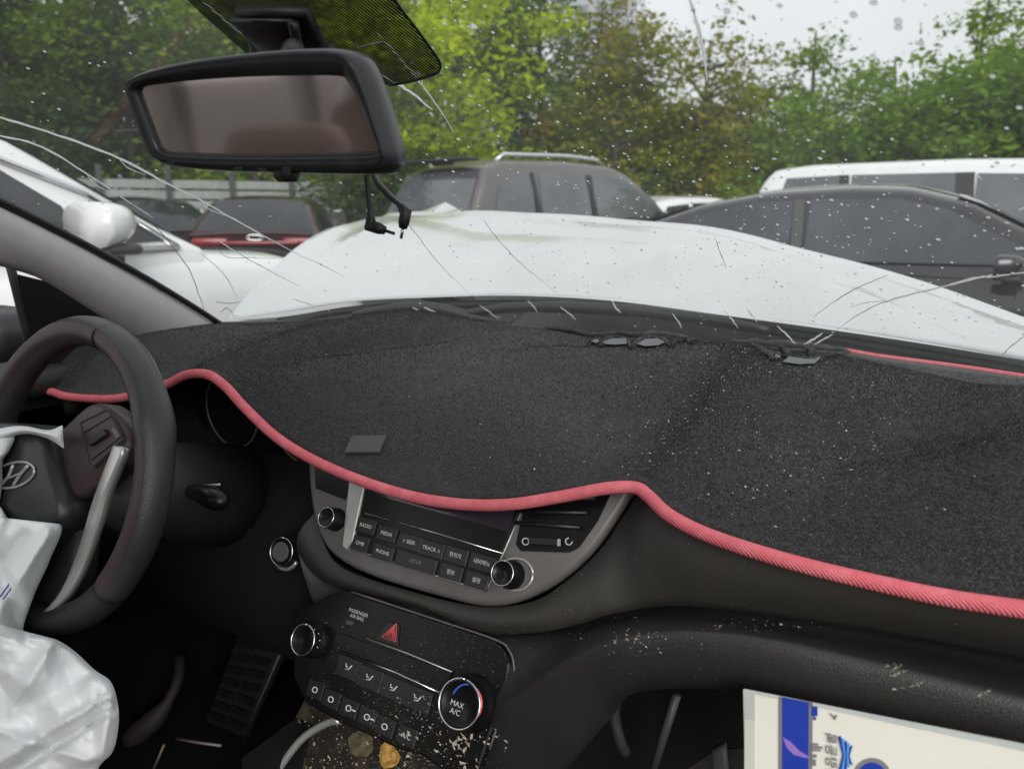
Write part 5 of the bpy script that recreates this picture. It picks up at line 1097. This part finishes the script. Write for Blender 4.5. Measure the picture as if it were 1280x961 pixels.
v, f = grid(rows, True); mir = mk('rear_view_mirror', v, f, M['mirror_shell'], car_root); part(mir, 'black inside mirror turned toward the passenger')
mk('mirror_glass', list(G0 - Mn * .0015), [tuple(range(len(G0)))], M['mirror'], mir, False)
# make sure the silvered face looks into the cabin
for (px, py) in ((213, 203), (298, 210), (328, 211), (358, 210)): text('button_print', '▭', PM(px, py, .0046), A(math.cos(R(12)), math.sin(R(12)), 0), np.cross(Mn, A(math.cos(R(12)), math.sin(R(12)), 0)), .006, M['printdim'], mir)
tube('mirror_sensor', [PM(348, 216, -.004), PM(368, 216, -.004)], .0065, M['rubber'], mir, 10)
b0 = PM(372, 62, -.03); b1 = PWS(368, 40, .016)[0]
foot = tube('mirror_foot', [b0 + A(0, 0, -.01), b0 * .6 + b1 * .4, b1], [.008, .008, .010], M['rubber'], mir, 12)
slab('foot_cover', [PWS(a, b, .014)[0] for a, b in ((300, -14), (392, -14), (416, 40), (424, 66), (380, 66), (336, 62), (318, 48), (318, 28))], PWS(360, 10)[1], .010, M['rubber'], mir, .004, True)
slab('foot_shield', [PWS(a, b, .026)[0] for a, b in ((298, -14), (376, -14), (382, 30), (372, 38), (346, 41))], PWS(340, 10)[1], .004, M['mirror_shell'], mir, .002, True)
P = spl([PWS(378, -15, .03)[0], PWS(392, 10, .045)[0], PWS(402, 35, .05)[0], PM(414, 62, -.02)], 16)
cab = tube('power_cable', P, .0045, M['rubber'], None, 8); tag(cab, 'thick black cable running from the windscreen top to the mirror', 'cable')
def plug(P, lab, tip):
    root = tube('dangling_cable', P, [.0022] * (len(P) - 4) + [.0034, .0042, .0046, .0046], M['rubber'], None, 8); tag(root, lab, 'cable', 'dashcam cables hanging below the mirror')
    e = P[-1]; d = A(*tip); d /= np.linalg.norm(d)
    tube('plug_body', [e - d * .004, e + d * .008, e + d * .013], [.0052, .0050, .0036], M['rubber'], root, 10)
    tube('plug_pin', [e + d * .012, e + d * .022], .0014, M['chrome'] if tip[2] < -.5 else M['rubber'], root, 8); return root
yd = .50
plug(spl([PY(457, 205, yd), PY(459, 235, yd), PY(462, 262, yd), PY(464, 282, yd)], 14), 'black cable hanging straight down with an angled jack plug', (.86, .3, -.28))
plug(spl([PY(462, 205, yd + .01), PY(470, 226, yd + .01), PY(484, 243, yd + .01), PY(499, 256, yd + .01), PY(507, 266, yd + .01)], 16), 'black cable curling right to a bare silver jack plug', (-.25, 0, -.9))
tag(tube('dangling_cable', spl([PY(466, 210, yd + .02), PY(474, 226, yd + .02), PY(488, 242, yd + .02), PY(498, 252, yd + .02)], 14), .0012, M['bezel'], None, 6), 'thin grey wire beside the curling black cable', 'cable', 'dashcam cables hanging below the mirror')

# ---- envelope stuck in the glovebox
q0, q1 = PY(930, 860, .50), PX(1282, 929, .60); q1 = PY(1282, 929, .49)
ex = (q1 - q0); ew = np.linalg.norm(ex); ex = ex / ew; ey = PY(929, 961, .485) - q0; ey = ey - ex * (ey @ ex); ey /= np.linalg.norm(ey); en = np.cross(ex, ey); en = en if en[1] < 0 else -en
def EP(px, py, off=0.): return PN(px, py, q0 + en * off, en)
def ER(a, b, off=0.): return q0 + ex * a + ey * b + en * off
env = slab('document_sleeve', [ER(0, 0), ER(.34, 0), ER(.34, .235), ER(0, .235)], en, .0022, M['paper'], None, .0005)
tag(env, 'clear plastic sleeve with cream paper and a blue stripe stuck in the glovebox', 'sleeve')
slab('sleeve_edge', [EP(a, b, .0023) for a, b in ((931, 860), (944, 863), (944, 900), (931, 898))], en, .0004, M['plastic_edge'], env)
slab('sleeve_edge', [EP(a, b, .0023) for a, b in ((931, 899), (944, 901), (943, 1050), (930, 1050))], en, .0004, mat('sleeve_strip', (.62, .63, .55), .4), env)
slab('sleeve_rim', [EP(a, b, .0023) for a, b in ((931, 860), (1290, 931), (1290, 940), (931, 864))], en, .0003, M['plastic_edge'], env)
slab('grey_stripe', [EP(a, b, .0023) for a, b in ((973, 869), (1016, 877), (1015, 1050), (973, 1050))], en, .0003, M['greyline'], env)
slab('blue_stripe', [EP(a, b, .0027) for a, b in ((978, 870), (1011, 877), (1010, 1050), (978, 1050))], en, .0003, M['blue'], env)
slab('lilac_smear', [EP(a, b, .0031) for a, b in ((978, 920), (988, 926), (1000, 938), (1014, 946), (1006, 946), (992, 942), (984, 934))], en, .0002, M['lilac'], env)
def bar(px0, py0, px1, py1, m, nm, off=.0031): slab(nm, [EP(a, b, off) for a, b in ((px0, py0), (px1, py0), (px1, py1), (px0, py1))], en, .0002, m, env)
for k, (a, b, c, d) in enumerate(((1015, 882, 1022, 894), (1017, 895, 1020, 899), (1014, 928, 1023, 931), (1014, 932, 1028, 935), (1014, 936, 1026, 938), (1014, 942, 1021, 946), (1014, 948, 1020, 956))): bar(a, b, c, d, M['blue'] if k < 2 else M['greyline'], 'small_print')
tube('bird_print', [EP(a, b, .0032) for a, b in ((1038, 891), (1042, 895), (1046, 893), (1043, 898))], .0006, M['printdim'], env, 5)
uxe = ey; uye = -ex
text('printed_text', '차량등록', EP(1038, 944, .0036), -uxe, ex, .0085, M['ink'], env)
for k in range(5):                                          # wing logo: two fans of blue feathers
    t = k / 4
    for s in (-1, 1):
        a = A(1054 + 5 * t, 943); b = A(1049 + 15 * t, 943 + s * (23 - 12 * t)); w_ = A(1.6, .3)
        slab('logo_feather', [EP(*p, .0032) for p in (a + w_ * (t - .3), b + A(-1.4, 0), b + A(2.2, s * 1.5), a + w_ * (t + .9))], en, .0002, M['cyan'] if k % 2 else M['blue'], env)
cb = EP(1090, 968, .0023)
for r0, m_, off in ((24, M['greyline'], .0023), (18, M['blue'], .0027)):
    slab('round_print', [EP(1090 + r0 * math.cos(t), 970 + r0 * math.sin(t), off) for t in np.linspace(0, 2 * math.pi, 25)[:-1]], en, .0003, m_, env)
